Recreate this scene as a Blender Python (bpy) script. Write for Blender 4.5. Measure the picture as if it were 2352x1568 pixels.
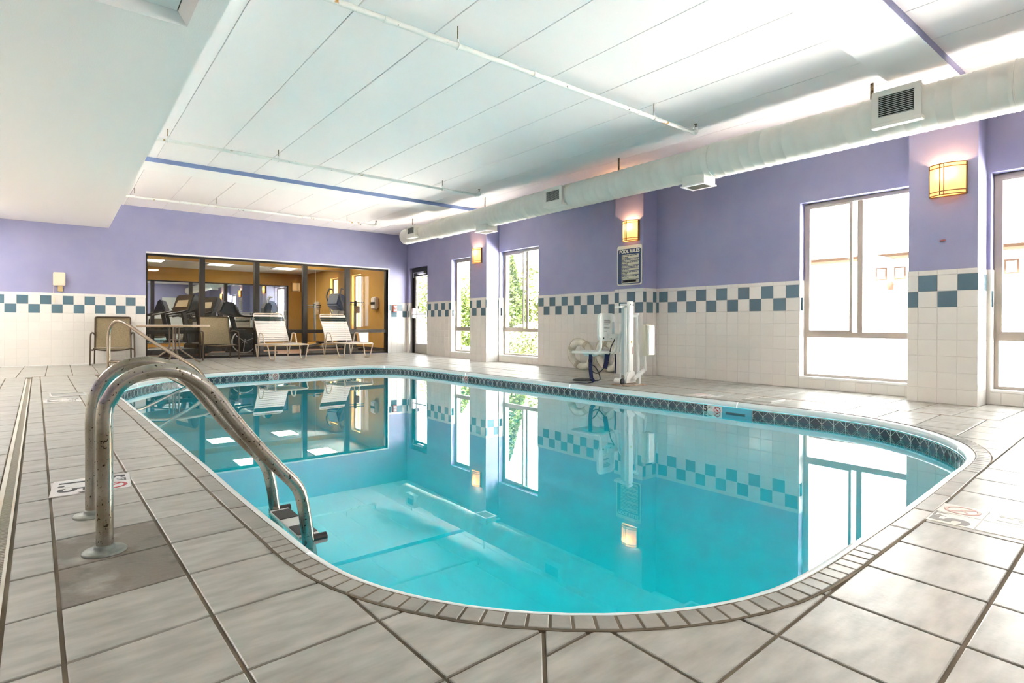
import bpy, bmesh, math, random
from math import sin, cos, pi, radians, sqrt, atan2, hypot
from mathutils import Vector, Matrix

random.seed(7)
for o in list(bpy.data.objects):
    bpy.data.objects.remove(o)
SC = bpy.context.scene
COL = SC.collection
# ------------------------------------------------------------------ camera, world, lights, exposure
F_PX, CY = 1305.04, 750.8
YAW, PITCH, ROLL, CAMH = 0.67419, -0.00401, 0.00325, 0.73712
fw = Vector((sin(YAW)*cos(PITCH), cos(YAW)*cos(PITCH), sin(PITCH)))
r0 = Vector((cos(YAW), -sin(YAW), 0)); u0 = r0.cross(fw)
RT = r0*cos(ROLL)+u0*sin(ROLL); UP = -r0*sin(ROLL)+u0*cos(ROLL)
cam = bpy.data.cameras.new('camera'); cam.sensor_width = 36; cam.lens = 36*F_PX/2352
cam.shift_y = -(784-CY)/2352; cam.clip_start = .02; cam.clip_end = 300
CAM = bpy.data.objects.new('camera', cam); COL.objects.link(CAM)
mw = Matrix((RT, UP, -fw)).transposed().to_4x4(); mw.translation = (0, 0, CAMH)
CAM.matrix_world = mw; SC.camera = CAM

def pj(x, y, z):
    d = Vector((x, y, z-CAMH)); w = d.dot(fw)
    if w < .05: return None
    return (1176+F_PX*d.dot(RT)/w, CY-F_PX*d.dot(UP)/w)

W = bpy.data.worlds.new('world'); SC.world = W; W.use_nodes = True
bg = W.node_tree.nodes['Background']
bg.inputs[0].default_value = (.93, .97, 1, 1); bg.inputs[1].default_value = 4.5
SC.view_settings.view_transform = 'Standard'; SC.view_settings.look = 'None'
SC.view_settings.exposure = 1.4; SC.view_settings.gamma = 1; SC.view_settings.use_curve_mapping = False
SC.cycles.max_bounces = 10; SC.cycles.diffuse_bounces = 6; SC.cycles.glossy_bounces = 6
SC.cycles.transparent_max_bounces = 16; SC.cycles.caustics_reflective = False; SC.cycles.caustics_refractive = False
SC.cycles.sample_clamp_indirect = 0.0
FILL_PANEL = 12.5      # strength of the fill lights added outside the frame
GYM_PANEL = 8.0
SCONCE_W = 7.0

XR, YB, ZT, Z2, TP = 6.879, 12.863, 1.2746, 1.0716, .1549
ZC, ZS, XF = 2.96, 2.50, 6.57
XL, YF = -3.4, -3.2
WZ = -.1126
WINS = [(9.61, 10.80, .56), (7.84, 9.025, .585), (1.95, 3.145, .50), (.19, 1.375, .5)]
def portal(y0, y1, z0, z1):
    l = bpy.data.lights.new('portal', 'AREA'); l.shape = 'RECTANGLE'; l.size = z1-z0; l.size_y = y1-y0
    l.cycles.is_portal = True
    o = bpy.data.objects.new('window_portal', l); COL.objects.link(o)
    o.location = (XR+.27, (y0+y1)/2, (z0+z1)/2); o.rotation_euler = (0, pi/2, 0)
for a, b, c in WINS: portal(a, b, .12, 2.19)
portal(11.86, 12.74, 0, 2.1)
sl = bpy.data.lights.new('sun', 'SUN'); sl.energy = 110; sl.angle = radians(3); sl.color = (1,.97,.92)
so_ = bpy.data.objects.new('sun', sl); COL.objects.link(so_); so_.rotation_euler = Vector((.45,-.28,-.85)).to_track_quat('-Z','Y').to_euler()

# ------------------------------------------------------------------ helpers
class MB:
    def __init__(s): s.v = []; s.f = []; s.m = []; s.s = []
    def add(s, vs, fs, m=0, sm=False):
        n = len(s.v); s.v += [tuple(p) for p in vs]
        for f in fs:
            s.f.append([n+i for i in f]); s.m.append(m); s.s.append(sm)
        return s
    def box(s, x0, x1, y0, y1, z0, z1, m=0):
        return s.add([(x0,y0,z0),(x1,y0,z0),(x1,y1,z0),(x0,y1,z0),(x0,y0,z1),(x1,y0,z1),(x1,y1,z1),(x0,y1,z1)],
              [(0,3,2,1),(4,5,6,7),(0,1,5,4),(1,2,6,5),(2,3,7,6),(3,0,4,7)], m)
    def beam(s, a, b, w, h, m=0, up=(0,0,1)):
        a = Vector(a); b = Vector(b); d = (b-a).normalized(); x = d.cross(Vector(up))
        if x.length < 1e-4: x = Vector((1,0,0))
        x.normalize(); z = x.cross(d)
        vs = [p+x*sx*w/2+z*sz*h/2 for p in (a, b) for sx, sz in ((-1,-1),(1,-1),(1,1),(-1,1))]
        return s.add(vs, [(0,1,2,3),(4,7,6,5),(0,4,5,1),(1,5,6,2),(2,6,7,3),(3,7,4,0)], m)
    def tube(s, pts, r, n=10, m=0, closed=False, caps=True):
        P = [Vector(p) for p in pts]; N = len(P); rr = r if isinstance(r, (list, tuple)) else [r]*N
        T = []
        for i in range(N):
            if closed: t = P[(i+1) % N]-P[i-1]
            else: t = P[min(i+1, N-1)]-P[max(i-1, 0)]
            T.append(t.normalized())
        ref = Vector((0,0,1)) if abs(T[0].z) < .9 else Vector((1,0,0))
        x = T[0].cross(ref).normalized(); vs = []
        for i in range(N):
            x = (x-T[i]*x.dot(T[i])).normalized(); y = T[i].cross(x)
            vs += [P[i]+(x*cos(2*pi*k/n)+y*sin(2*pi*k/n))*rr[i] for k in range(n)]
        fs = []
        for i in range(N if closed else N-1):
            j = (i+1) % N
            fs += [(i*n+k, i*n+(k+1) % n, j*n+(k+1) % n, j*n+k) for k in range(n)]
        s.add(vs, fs, m, True)
        if caps and not closed:
            s.add(vs[:n], [tuple(range(n))[::-1]], m); s.add(vs[-n:], [tuple(range(n))], m)
        return s
    def lathe(s, prof, n=24, c=(0,0,0), m=0, ax='z', sm=True):
        vs = []
        for r, z in prof:
            for k in range(n):
                a = 2*pi*k/n; p = (r*cos(a), r*sin(a), z)
                if ax == 'y': p = (p[0], p[2], -p[1])
                if ax == 'x': p = (p[2], p[0], p[1])
                vs.append((p[0]+c[0], p[1]+c[1], p[2]+c[2]))
        fs = [(i*n+k, i*n+(k+1) % n, (i+1)*n+(k+1) % n, (i+1)*n+k) for i in range(len(prof)-1) for k in range(n)]
        return s.add(vs, fs, m, sm)
    def prism(s, poly, z0, z1, m=0):
        n = len(poly)
        vs = [(x,y,z0) for x,y in poly]+[(x,y,z1) for x,y in poly]
        return s.add(vs, [tuple(range(n))[::-1], tuple(range(n,2*n))]+[(i,(i+1)%n,n+(i+1)%n,n+i) for i in range(n)], m)
    def sheet(s, rows, m=0, sm=True, th=0):
        n = len(rows[0]); vs = [p for r in rows for p in r]
        fs = [(i*n+k, i*n+k+1, (i+1)*n+k+1, (i+1)*n+k) for i in range(len(rows)-1) for k in range(n-1)]
        return s.add(vs, fs, m, sm)
    def torus(s, c, R, r, M=None, n=36, k=12, m=0):
        vs = []
        for i in range(n):
            a = 2*pi*i/n
            for j in range(k):
                b = 2*pi*j/k; p = Vector(((R+r*cos(b))*cos(a), (R+r*cos(b))*sin(a), r*sin(b)))
                if M: p = M @ p
                vs.append(p+Vector(c))
        return s.add(vs, [(i*k+j, ((i+1)%n)*k+j, ((i+1)%n)*k+(j+1)%k, i*k+(j+1)%k) for i in range(n) for j in range(k)], m, True)
    def mesh(s, name, mats, bevel=0, seg=2):
        me = bpy.data.meshes.new(name); me.from_pydata(s.v, [], s.f)
        for m in mats: me.materials.append(m)
        me.polygons.foreach_set('material_index', s.m); me.polygons.foreach_set('use_smooth', s.s)
        bm = bmesh.new(); bm.from_mesh(me)
        if bevel:
            bmesh.ops.remove_doubles(bm, verts=bm.verts, dist=1e-6)
            bmesh.ops.bevel(bm, geom=[e for e in bm.edges if e.is_manifold and e.calc_face_angle(0) > .6], offset=bevel, segments=seg, affect='EDGES', clamp_overlap=True)
        bmesh.ops.recalc_face_normals(bm, faces=bm.faces)
        bm.to_mesh(me); bm.free(); me.update()
        return me

def link(name, me, parent=None, loc=(0,0,0), rot=(0,0,0)):
    o = bpy.data.objects.new(name, me); COL.objects.link(o); o.location = loc; o.rotation_euler = rot
    if parent is not None: o.parent = parent
    return o
def tag(o, label=None, cat=None, group=None, kind=None):
    if label: o['label'] = label
    if cat: o['category'] = cat
    if group: o['group'] = group
    if kind: o['kind'] = kind
    return o
def part(name, mb, mats, parent=None, bevel=0, loc=(0,0,0), rot=(0,0,0), label=None, kind=None):
    mats = mats if isinstance(mats, (list, tuple)) else [mats]
    o = link(name, mb.mesh(name, mats, bevel), parent, loc, rot)
    return tag(o, label, kind=kind)
def thing(name, label, cat, loc=(0,0,0), rz=0, group=None, kind=None):
    o = link(name, None, None, loc, (0,0,rz)); o.empty_display_size = .1
    return tag(o, label, cat, group, kind)
def B(*a): return MB().box(*a)
def copytree(o, parent=None):
    c = o.copy(); COL.objects.link(c)
    if parent is not None: c.parent = parent
    for ch in list(o.children): copytree(ch, c)
    return c
def fil(pts, r, n=5):
    P = [Vector(p) for p in pts]; out = [P[0]]
    for i in range(1, len(P)-1):
        a = P[i-1]-P[i]; b = P[i+1]-P[i]; q = min(r, a.length*.49, b.length*.49)
        A = P[i]+a.normalized()*q; Bq = P[i]+b.normalized()*q
        for k in range(n+1):
            t = k/n; out.append(A*(1-t)**2+P[i]*2*t*(1-t)+Bq*t*t)
    out.append(P[-1]); return out
def crom(P, sub=6):
    P = [Vector(p) for p in P]; out = []
    for i in range(len(P)-1):
        p0 = P[max(i-1,0)]; p1 = P[i]; p2 = P[i+1]; p3 = P[min(i+2,len(P)-1)]
        for k in range(sub):
            t = k/sub
            out.append(.5*((2*p1)+(p2-p0)*t+(2*p0-5*p1+4*p2-p3)*t*t+(3*p1-p0-3*p2+p3)*t**3))
    out.append(P[-1]); return out
def text(s, size, mat, name, parent, M, extrude=.0006, align='CENTER', bold=0):
    cu = bpy.data.curves.new('t', 'FONT'); cu.body = s; cu.size = size; cu.align_x = align; cu.align_y = 'CENTER'; cu.extrude = extrude; cu.offset = bold
    t = bpy.data.objects.new('t', cu); COL.objects.link(t)
    dg = bpy.context.evaluated_depsgraph_get()
    me = bpy.data.meshes.new_from_object(t.evaluated_get(dg)); bpy.data.objects.remove(t); bpy.data.curves.remove(cu)
    me.materials.clear(); me.materials.append(mat)
    o = link(name, me, parent); o.matrix_local = M
    return o

# ------------------------------------------------------------------ materials
def M(name, col, rough=.5, metal=0., spec=.5, var=None, scale=5., ramp=(.38,.62), bump=0., bscale=90., rnd=0., emit=0., ecol=None, stretch=(1,1,1), alpha=1., var2=None, scale2=9., ramp2=(.6,.66)):
    m = bpy.data.materials.new(name); m.use_nodes = True; nt = m.node_tree; N = nt.nodes; L = nt.links
    b = N['Principled BSDF']; b.inputs['Roughness'].default_value = rough; b.inputs['Metallic'].default_value = metal
    b.inputs['Specular IOR Level'].default_value = spec; b.inputs['Base Color'].default_value = (*col, 1)
    geo = N.new('ShaderNodeNewGeometry'); mp = N.new('ShaderNodeMapping'); mp.inputs['Scale'].default_value = stretch
    L.new(geo.outputs['Position'], mp.inputs['Vector']); src = None
    def noisy(src, v, sc, rp):
        n = N.new('ShaderNodeTexNoise'); n.inputs['Scale'].default_value = sc; n.inputs['Detail'].default_value = 5; L.new(mp.outputs[0], n.inputs['Vector'])
        r = N.new('ShaderNodeMapRange'); r.inputs[1].default_value = rp[0]; r.inputs[2].default_value = rp[1]; L.new(n.outputs[0], r.inputs[0])
        x = N.new('ShaderNodeMix'); x.data_type = 'RGBA'; L.new(r.outputs[0], x.inputs[0])
        if src: L.new(src, x.inputs[6])
        else: x.inputs[6].default_value = (*col, 1)
        x.inputs[7].default_value = (*v, 1); return x.outputs[2]
    if var: src = noisy(src, var, scale, ramp)
    if var2: src = noisy(src, var2, scale2, ramp2)
    if rnd:
        oi = N.new('ShaderNodeObjectInfo'); r = N.new('ShaderNodeMapRange'); r.inputs[3].default_value = 1-rnd; r.inputs[4].default_value = 1+rnd
        L.new(oi.outputs['Random'], r.inputs[0]); h = N.new('ShaderNodeHueSaturation'); L.new(r.outputs[0], h.inputs['Value'])
        if src: L.new(src, h.inputs['Color'])
        else: h.inputs['Color'].default_value = (*col, 1)
        src = h.outputs[0]
    if src: L.new(src, b.inputs['Base Color'])
    if bump:
        n = N.new('ShaderNodeTexNoise'); n.inputs['Scale'].default_value = bscale; n.inputs['Detail'].default_value = 3; L.new(geo.outputs['Position'], n.inputs['Vector'])
        u = N.new('ShaderNodeBump'); u.inputs['Strength'].default_value = bump; u.inputs['Distance'].default_value = .01; L.new(n.outputs[0], u.inputs['Height']); L.new(u.outputs[0], b.inputs['Normal'])
    if emit:
        b.inputs['Emission Color'].default_value = (*(ecol or col), 1); b.inputs['Emission Strength'].default_value = emit
    return m
def clear_mat(name, tint, f0, rough=0., bump=0., bscale=1.5, gain=1.):
    m = bpy.data.materials.new(name); m.use_nodes = True; nt = m.node_tree; N = nt.nodes; L = nt.links; N.clear()
    out = N.new('ShaderNodeOutputMaterial'); mx = N.new('ShaderNodeMixShader'); tr = N.new('ShaderNodeBsdfTransparent'); gl = N.new('ShaderNodeBsdfGlossy')
    tr.inputs[0].default_value = (*tint, 1); gl.inputs['Roughness'].default_value = rough; gl.inputs[0].default_value = (1,1,1,1)
    lw = N.new('ShaderNodeLayerWeight'); lw.inputs[0].default_value = .5
    p = N.new('ShaderNodeMath'); p.operation = 'POWER'; p.inputs[1].default_value = 5; L.new(lw.outputs['Facing'], p.inputs[0])
    q = N.new('ShaderNodeMath'); q.operation = 'MULTIPLY_ADD'; q.inputs[1].default_value = (1-f0)*gain; q.inputs[2].default_value = f0; q.use_clamp = True; L.new(p.outputs[0], q.inputs[0])
    L.new(q.outputs[0], mx.inputs[0]); L.new(tr.outputs[0], mx.inputs[1]); L.new(gl.outputs[0], mx.inputs[2]); L.new(mx.outputs[0], out.inputs[0])
    if bump:
        geo = N.new('ShaderNodeNewGeometry'); n = N.new('ShaderNodeTexNoise'); n.inputs['Scale'].default_value = bscale; n.inputs['Detail'].default_value = 2
        L.new(geo.outputs['Position'], n.inputs['Vector']); u = N.new('ShaderNodeBump'); u.inputs['Strength'].default_value = bump; u.inputs['Distance'].default_value = .01
        L.new(n.outputs[0], u.inputs['Height']); L.new(u.outputs[0], gl.inputs['Normal'])
    return m

PURPLE = M('purple wall paint', (.285,.285,.465), .6, bump=.12, bscale=140, var=(.31,.305,.475), scale=3)
BEAMBLUE = M('blue beam paint', (.22,.29,.52), .6)
TILEW = M('white wall tile', (.74,.705,.66), .14, rnd=.025)
TILEB = M('blue wall tile', (.105,.18,.225), .14, rnd=.10)
WGROUT = M('wall grout', (.66,.63,.58), .8)
DECK = M('deck tile', (.325,.31,.27), .33, var=(.46,.445,.40), scale=6.5, stretch=(1,3.2,1), ramp=(.36,.66), rnd=.05, bump=.05, bscale=60, var2=(.285,.26,.215), scale2=2.3, ramp2=(.60,.80))
BRICK = M('coping tile', (.285,.27,.235), .38, var=(.36,.34,.30), scale=9, rnd=.09, bump=.05, bscale=90)
GROUT = M('deck grout', (.14,.11,.075), .9, var=(.25,.20,.135), scale=3.2, ramp=(.45,.7))
CONC = M('concrete patch', (.215,.19,.16), .75, var=(.40,.37,.325), scale=7, ramp=(.52,.72), bump=.3, bscale=70, var2=(.16,.14,.115), scale2=12, ramp2=(.55,.7))
CEILW = M('ceiling paint', (.955,.88,.875), .75, bump=.1, bscale=150)
SOFF = M('soffit paint', (.95,.90,.89), .75, bump=.12, bscale=110)
JOINT = M('ceiling joint', (.84,.85,.86), .8)
DARKLINE = M('dark joint', (.16,.16,.15), .8)
DUCT = M('duct paint', (.80,.765,.70), .55, var=(.75,.72,.655), scale=4, bump=.03)
DUCTIN = M('duct inside', (.012,.012,.01), .8)
LOUV = M('louvre paint', (.55,.56,.52), .5)
PIPE = M('pipe paint', (.82,.80,.77), .5, var=(.45,.24,.06), scale=11, ramp=(.63,.68), var2=(.12,.05,.02), scale2=23, ramp2=(.68,.71))
ROD = M('rusty rod', (.34,.24,.12), .7, var=(.08,.05,.03), scale=60)
STEEL = M('stainless tube', (.44,.41,.36), .27, metal=1, var=(.30,.255,.19), scale=11, ramp=(.42,.66), var2=(.045,.03,.018), scale2=110, ramp2=(.635,.67), bump=.05, bscale=120, stretch=(1,1,.8))
STEEL2 = M('handrail tube', (.36,.29,.22), .26, metal=1, var=(.38,.31,.24), scale=8)
FLANGE = M('flange', (.15,.17,.155), .45, metal=.35, var=(.26,.27,.24), scale=22)
LINER = M('pool liner', (.03,.66,.74), .6, var=(.025,.63,.72), scale=2)
BULL = M('pool bullnose', (.74,.80,.80), .28)
MOSD = M('mosaic dark', (.085,.105,.13), .25, rnd=.35)
MOSW = M('mosaic lattice', (.62,.66,.64), .35)
WHITET = M('white marker tile', (.80,.77,.74), .25)
WORN = M('worn marker tile', (.60,.565,.49), .4, var=(.68,.64,.57), scale=20)
BLACK = M('black paint', (.018,.017,.017), .5)
INK = M('worn ink', (.23,.21,.19), .6)
RED = M('red paint', (.45,.03,.03), .5)
PINK = M('worn red', (.62,.40,.34), .6)
WATER = clear_mat('pool water', (.22,.95,.98), .02, bump=.012, bscale=1.1, gain=1.25)
GLASS = clear_mat('window glass', (.97,.98,.97), .04)
GGLASS = clear_mat('gym glass', (.97,.97,.96), .018, gain=.8)
BRONZE = M('dark bronze', (.035,.028,.022), .35, metal=.3)
ALU = M('window aluminium', (.40,.35,.30), .4, metal=.4)
SILL = M('sill marble', (.82,.81,.79), .3)
SILVER = M('silver metal', (.6,.6,.6), .3, metal=1)
KICK = M('kick plate', (.42,.40,.36), .35, metal=.6)
SHADE = M('sconce shade', (.60,.44,.25), .5, emit=.24, ecol=(1,.70,.36))
def translucent(m, col, f):
    nt = m.node_tree; out = [x for x in nt.nodes if x.type == 'OUTPUT_MATERIAL'][0]; b = nt.nodes['Principled BSDF']
    t = nt.nodes.new('ShaderNodeBsdfTranslucent'); t.inputs[0].default_value = (*col, 1); mx = nt.nodes.new('ShaderNodeMixShader'); mx.inputs[0].default_value = f
    nt.links.new(b.outputs[0], mx.inputs[1]); nt.links.new(t.outputs[0], mx.inputs[2]); nt.links.new(mx.outputs[0], out.inputs[0])
translucent(SHADE, (1,.80,.50), .45)
SHADE2 = M('sconce shade hot', (1,.93,.74), .5, emit=.55)
BRASS = M('sconce bars', (.20,.11,.035), .45)
FILLP = M('light panel', (1,.96,.88), .5, emit=FILL_PANEL)  # glow of the added fill lights
GLIGHT = M('gym light panel', (1,.94,.80), .5, emit=GYM_PANEL)
SLING = M('sling fabric', (.26,.20,.11), .8, var=(.33,.26,.15), scale=60, bump=.3, bscale=300)
BROWN = M('bronze chair tube', (.085,.058,.034), .4, metal=.4)
CREAM = M('cream tube', (.66,.55,.42), .35, metal=.2)
STRAP = M('vinyl strap', (.80,.74,.68), .45, rnd=.06)
DGREEN = M('dark green strap', (.012,.03,.022), .45)
TLEG = M('table leg', (.20,.15,.10), .4)
TTOP = M('table top', (.58,.52,.45), .4)
TEDGE = M('table edge', (.40,.30,.21), .4, metal=.3)
LIFTW = M('lift white', (.82,.81,.77), .35, var=(.72,.68,.58), scale=9, ramp=(.6,.75))
LIFTG = M('lift grey', (.50,.545,.54), .35)  # mast shade put into this grey; also colours the slot and status lights
BOXC = M('box cream', (.66,.62,.50), .45)
NAVY = M('navy webbing', (.008,.013,.075), .7)
CABLE = M('dark cable', (.03,.035,.04), .5)
RING = M('ring vinyl', (.76,.73,.64), .45, var=(.66,.62,.52), scale=12)
ROPE = M('rope', (.60,.54,.42), .9)
SIGNB = M('sign blue', (.006,.035,.12), .35)
SIGNC = M('sign cream', (.56,.54,.42), .4)
SIGNW = M('sign white', (.74,.72,.62), .4)
SIGNL = M('sign text blue', (.03,.05,.09), .5)
BULLET = M('sign bullet', (.26,.40,.50), .5)
IVORY = M('ivory box', (.78,.66,.50), .45)
ORANGE = M('gym ochre', (.58,.33,.07), .7, var=(.55,.31,.06), scale=3)
GFLOOR = M('gym floor', (.30,.15,.085), .45, var=(.25,.12,.07), scale=9)
GCEIL = M('gym ceiling', (.72,.71,.66), .8)
GBASE = M('gym baseboard', (.02,.02,.02), .6)
GBLACK = M('gym black', (.014,.013,.012), .4)
GGREY = M('gym grey', (.24,.24,.23), .45)
GLIGHTG = M('gym pale grey', (.55,.55,.53), .4)
GBLUE = M('gym blue grey', (.10,.14,.24), .45)
SCREEN = M('console panel', (.50,.45,.33), .3)
MIRROR = M('mirror', (.82,.84,.83), .0, metal=1)
DOORW = M('white door', (.74,.76,.70), .5)
ASPH = M('outside paving', (.74,.73,.70), .9)
LAWN = M('outside lawn', (.10,.14,.04), .95, var=(.14,.18,.05), scale=2)
LEAFY = M('arborvitae leaf', (.07,.115,.010), .8, rnd=.1, var=(.115,.155,.022), scale=5)
LEAF2 = M('tree leaf', (.13,.165,.045), .8, var=(.20,.21,.085), scale=1.5)
BARK = M('bark', (.16,.11,.07), .9)
SIDING = M('building siding', (.62,.60,.57), .8)
FASCIA = M('fascia', (.016,.008,.004), .8, spec=.1)
ROOFM = M('roof shingle', (.62,.58,.54), .9)
BWIN = M('building brown', (.02,.010,.005), .8, spec=.1)
RAIL = M('black railing', (.05,.05,.05), .5)

# ------------------------------------------------------------------ pool outline
OUT = [(3.825,.842),(4.075,.875),(4.315,.952),(4.536,1.071),(4.734,1.228),(4.901,1.415),(5.031,1.631),(5.113,1.869),(5.143,2.119),(5.133,2.371),(5.121,2.622),(5.112,2.874),(5.105,3.126),(5.098,3.378),(5.088,3.63),(5.079,3.882),(5.07,4.134),(5.062,4.386),(5.054,4.638),(5.045,4.89),(5.036,5.142),(5.026,5.394),(5.015,5.645),(5.0,5.897),(4.985,6.149),(4.973,6.4),(4.964,6.652),(4.958,6.904),(4.953,7.156),(4.947,7.408),(4.94,7.66),(4.93,7.912),(4.918,8.164),(4.904,8.416),(4.888,8.667),(4.864,8.918),(4.784,9.156),(4.648,9.368),(4.462,9.537),(4.235,9.63),(3.985,9.655),(3.734,9.649),(3.483,9.627),(3.232,9.605),(2.98,9.585),(2.729,9.566),(2.478,9.545),(2.229,9.505),(1.984,9.446),(1.745,9.367),(1.517,9.259),(1.308,9.119),(1.122,8.949),(.962,8.755),(.825,8.543),(.706,8.321),(.602,8.092),(.518,7.854),(.468,7.608),(.455,7.357),(.461,7.106),(.473,6.854),(.484,6.602),(.491,6.35),(.497,6.098),(.505,5.846),(.515,5.594),(.524,5.342),(.531,5.09),(.537,4.838),(.545,4.586),(.553,4.334),(.561,4.082),(.568,3.83),(.575,3.578),(.581,3.326),(.585,3.074),(.589,2.822),(.595,2.57),(.603,2.318),(.613,2.067),(.624,1.815),(.666,1.567),(.764,1.335),(.911,1.131),(1.099,.963),(1.318,.84),(1.56,.77),(1.811,.754),(2.063,.76),(2.315,.767),(2.567,.775),(2.819,.786),(3.07,.799),(3.322,.815),(3.573,.83)]
n = len(OUT); G = []
for i in range(n):
    p = [Vector((*OUT[(i+k-1) % n], 0)) for k in range(4)]
    for k in range(8):
        t = k/8; G.append(.5*((2*p[1])+(p[2]-p[0])*t+(2*p[0]-5*p[1]+4*p[2]-p[3])*t*t+(3*p[1]-p[0]-3*p[2]+p[3])*t**3))
NG = len(G); GN = []
for i in range(NG):
    t = (G[(i+2) % NG]-G[i-2]).normalized(); GN.append(Vector((t.y, -t.x, 0)))
GS = [0]
for i in range(NG): GS.append(GS[-1]+(G[(i+1) % NG]-G[i]).length)
GL = GS[-1]
def gat(s, off=0, z=0):
    s %= GL; lo, hi = 0, NG
    while hi-lo > 1:
        m = (lo+hi)//2
        if GS[m] <= s: lo = m
        else: hi = m
    t = (s-GS[lo])/(GS[lo+1]-GS[lo]); j = (lo+1) % NG
    nn = (GN[lo]*(1-t)+GN[j]*t).normalized(); p = G[lo]*(1-t)+G[j]*t+nn*off
    return Vector((p.x, p.y, z)), nn
def ssm(a): a = max(0, min(1, a)); return a*a*(3-2*a)
def zf(x, y): return .033*ssm((y-10.15)/2.6)*ssm((x-.5)/1.0)

# ------------------------------------------------------------------ floor
bm = bmesh.new()
ring = [bm.verts.new((p.x+n_.x*.004, p.y+n_.y*.004, -.006)) for p, n_ in zip(G, GN)][::3]
for v in [v for v in bm.verts if v not in set(ring)]: bm.verts.remove(v)
rect = [bm.verts.new((x, y, -.006)) for x, y in ((XL-.1,YF-.1),(XR+.2,YF-.1),(XR+.2,10.15),(XL-.1,10.15))]
es = [bm.edges.new((ring[i], ring[(i+1) % len(ring)])) for i in range(len(ring))]+[bm.edges.new((rect[i], rect[(i+1) % 4])) for i in range(4)]
bmesh.ops.triangle_fill(bm, edges=es, use_beauty=True, use_dissolve=False)
cx_, cy_ = 2.8, 5.2
for f in list(bm.faces):
    c = f.calc_center_median()
    if all(v in set(ring) for v in f.verts):
        bm.faces.remove(f)
me = bpy.data.meshes.new('floor'); bmesh.ops.recalc_face_normals(bm, faces=bm.faces); bm.to_mesh(me); bm.free()
bm = bmesh.new(); bm.from_mesh(me)
NX, NY = 24, 10; gv = [[bm.verts.new((XL-.1+(XR+.3-XL)*i/NX, 10.15+(YB-10.05)*j/NY, -.006+zf(XL+(XR-XL)*i/NX, 10.15+(YB-10.15)*j/NY))) for i in range(NX+1)] for j in range(NY+1)]
for j in range(NY):
    for i in range(NX): bm.faces.new((gv[j][i], gv[j][i+1], gv[j+1][i+1], gv[j+1][i]))
for f in bm.faces:
    if f.normal.z < 0: f.normal_flip()
bmesh.ops.recalc_face_normals(bm, faces=bm.faces); bm.to_mesh(me); bm.free(); me.materials.append(GROUT)
FLOOR = tag(link('floor', me), 'grey tiled pool deck with dark grout', 'floor', kind='structure')

def clip(P, nx, ny, c):
    out = []
    for i in range(len(P)):
        a, b = P[i], P[(i+1) % len(P)]; da = nx*a[0]+ny*a[1]-c; db = nx*b[0]+ny*b[1]-c
        if da <= 0: out.append(a)
        if da*db < 0:
            t = da/(da-db); out.append((a[0]+(b[0]-a[0])*t, a[1]+(b[1]-a[1])*t))
    return out
def area(P): return .5*sum(P[i][0]*P[(i+1) % len(P)][1]-P[(i+1) % len(P)][0]*P[i][1] for i in range(len(P)))
def inset(P, g):
    Q = P
    for i in range(len(P)):
        a, b = P[i], P[(i+1) % len(P)]; l = hypot(b[0]-a[0], b[1]-a[1])
        if l < 1e-5: continue
        nx, ny = (b[1]-a[1])/l, -(b[0]-a[0])/l
        Q = clip(Q, nx, ny, nx*a[0]+ny*a[1]-g)
        if len(Q) < 3: return []
    return Q
MIDR = [(p+n_*.036, n_) for p, n_ in zip(G, GN)][::4]
def poolclip(P):
    cx = sum(p[0] for p in P)/len(P); cy = sum(p[1] for p in P)/len(P)
    m, nn = min(MIDR, key=lambda q: (q[0].x-cx)**2+(q[0].y-cy)**2)
    return clip(P, -nn.x, -nn.y, -(nn.x*m.x+nn.y*m.y))
TILES = []
def addcell(P, mat=None, g=.005):
    if len(P) < 3: return
    P = poolclip(P)
    if len(P) < 3 or abs(area(P)) < .0012: return
    if area(P) < 0: P = P[::-1]
    P = inset(P, g)
    if len(P) < 3 or area(P) < .0008: return
    TILES.append((P, mat or DECK))
# pattern L: the deck on the left and up to the mitre joint
def LS(x): return .05*(x-.305) if x >= .305 else (.115*(x-.305) if x > 0 else -.035+.08*x)
mdx, mdy = -.137, -.159; ml = hypot(mdx, mdy); mnx, mny = -mdy/ml, mdx/ml    # keep L where mnx*x+mny*y <= c
mc = mnx*.926+mny*1.032
if mnx*0+mny*3-mc > 0: mnx, mny, mc = -mnx, -mny, -mc
def drx(y): return -.104-.0205*(y-1.745)
colsL = [-3.42,-3.08,-2.76,-2.44,-2.12,-1.8,-1.5,-1.22,-.95,-.645,-.345,'d0','d1',.012,.308,.62,.925,1.23]
def cx(c, y):
    if c == 'd1': return drx(y)
    if c == 'd0': return drx(y)-.062
    return c-.0235*(y-1.5)
for ci in range(len(colsL)-1):
    a, b = colsL[ci], colsL[ci+1]
    if a == 'd0': continue
    for k in range(-16, 31):
        def yl(kk, c): x = cx(c, 1.3+.303*kk); return 1.295+.303*kk+LS(x)
        P = [(cx(a, yl(k,a)), yl(k,a)), (cx(b, yl(k,b)), yl(k,b)), (cx(b, yl(k+1,b)), yl(k+1,b)), (cx(a, yl(k+1,a)), yl(k+1,a))]
        P = clip(P, mnx, mny, mc); P = clip(P, 0, 1, 10.15) if P else P; P = clip(P, -1, 0, -XL) if P else P; P = clip(P, 0, -1, -YF) if P else P
        if P and colsL[ci] != 'd0' and colsL[ci] != 'd1' and colsL[ci] > .4:
            P = clip(P, 0, 1, 8.93)
        if P and a == .308 and yl(k,a) > 8.8: P = clip(P, 1, 0, .47)
        if P: addcell(P, CONC if (a == .012 and k in (2, 3)) else None)
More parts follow.
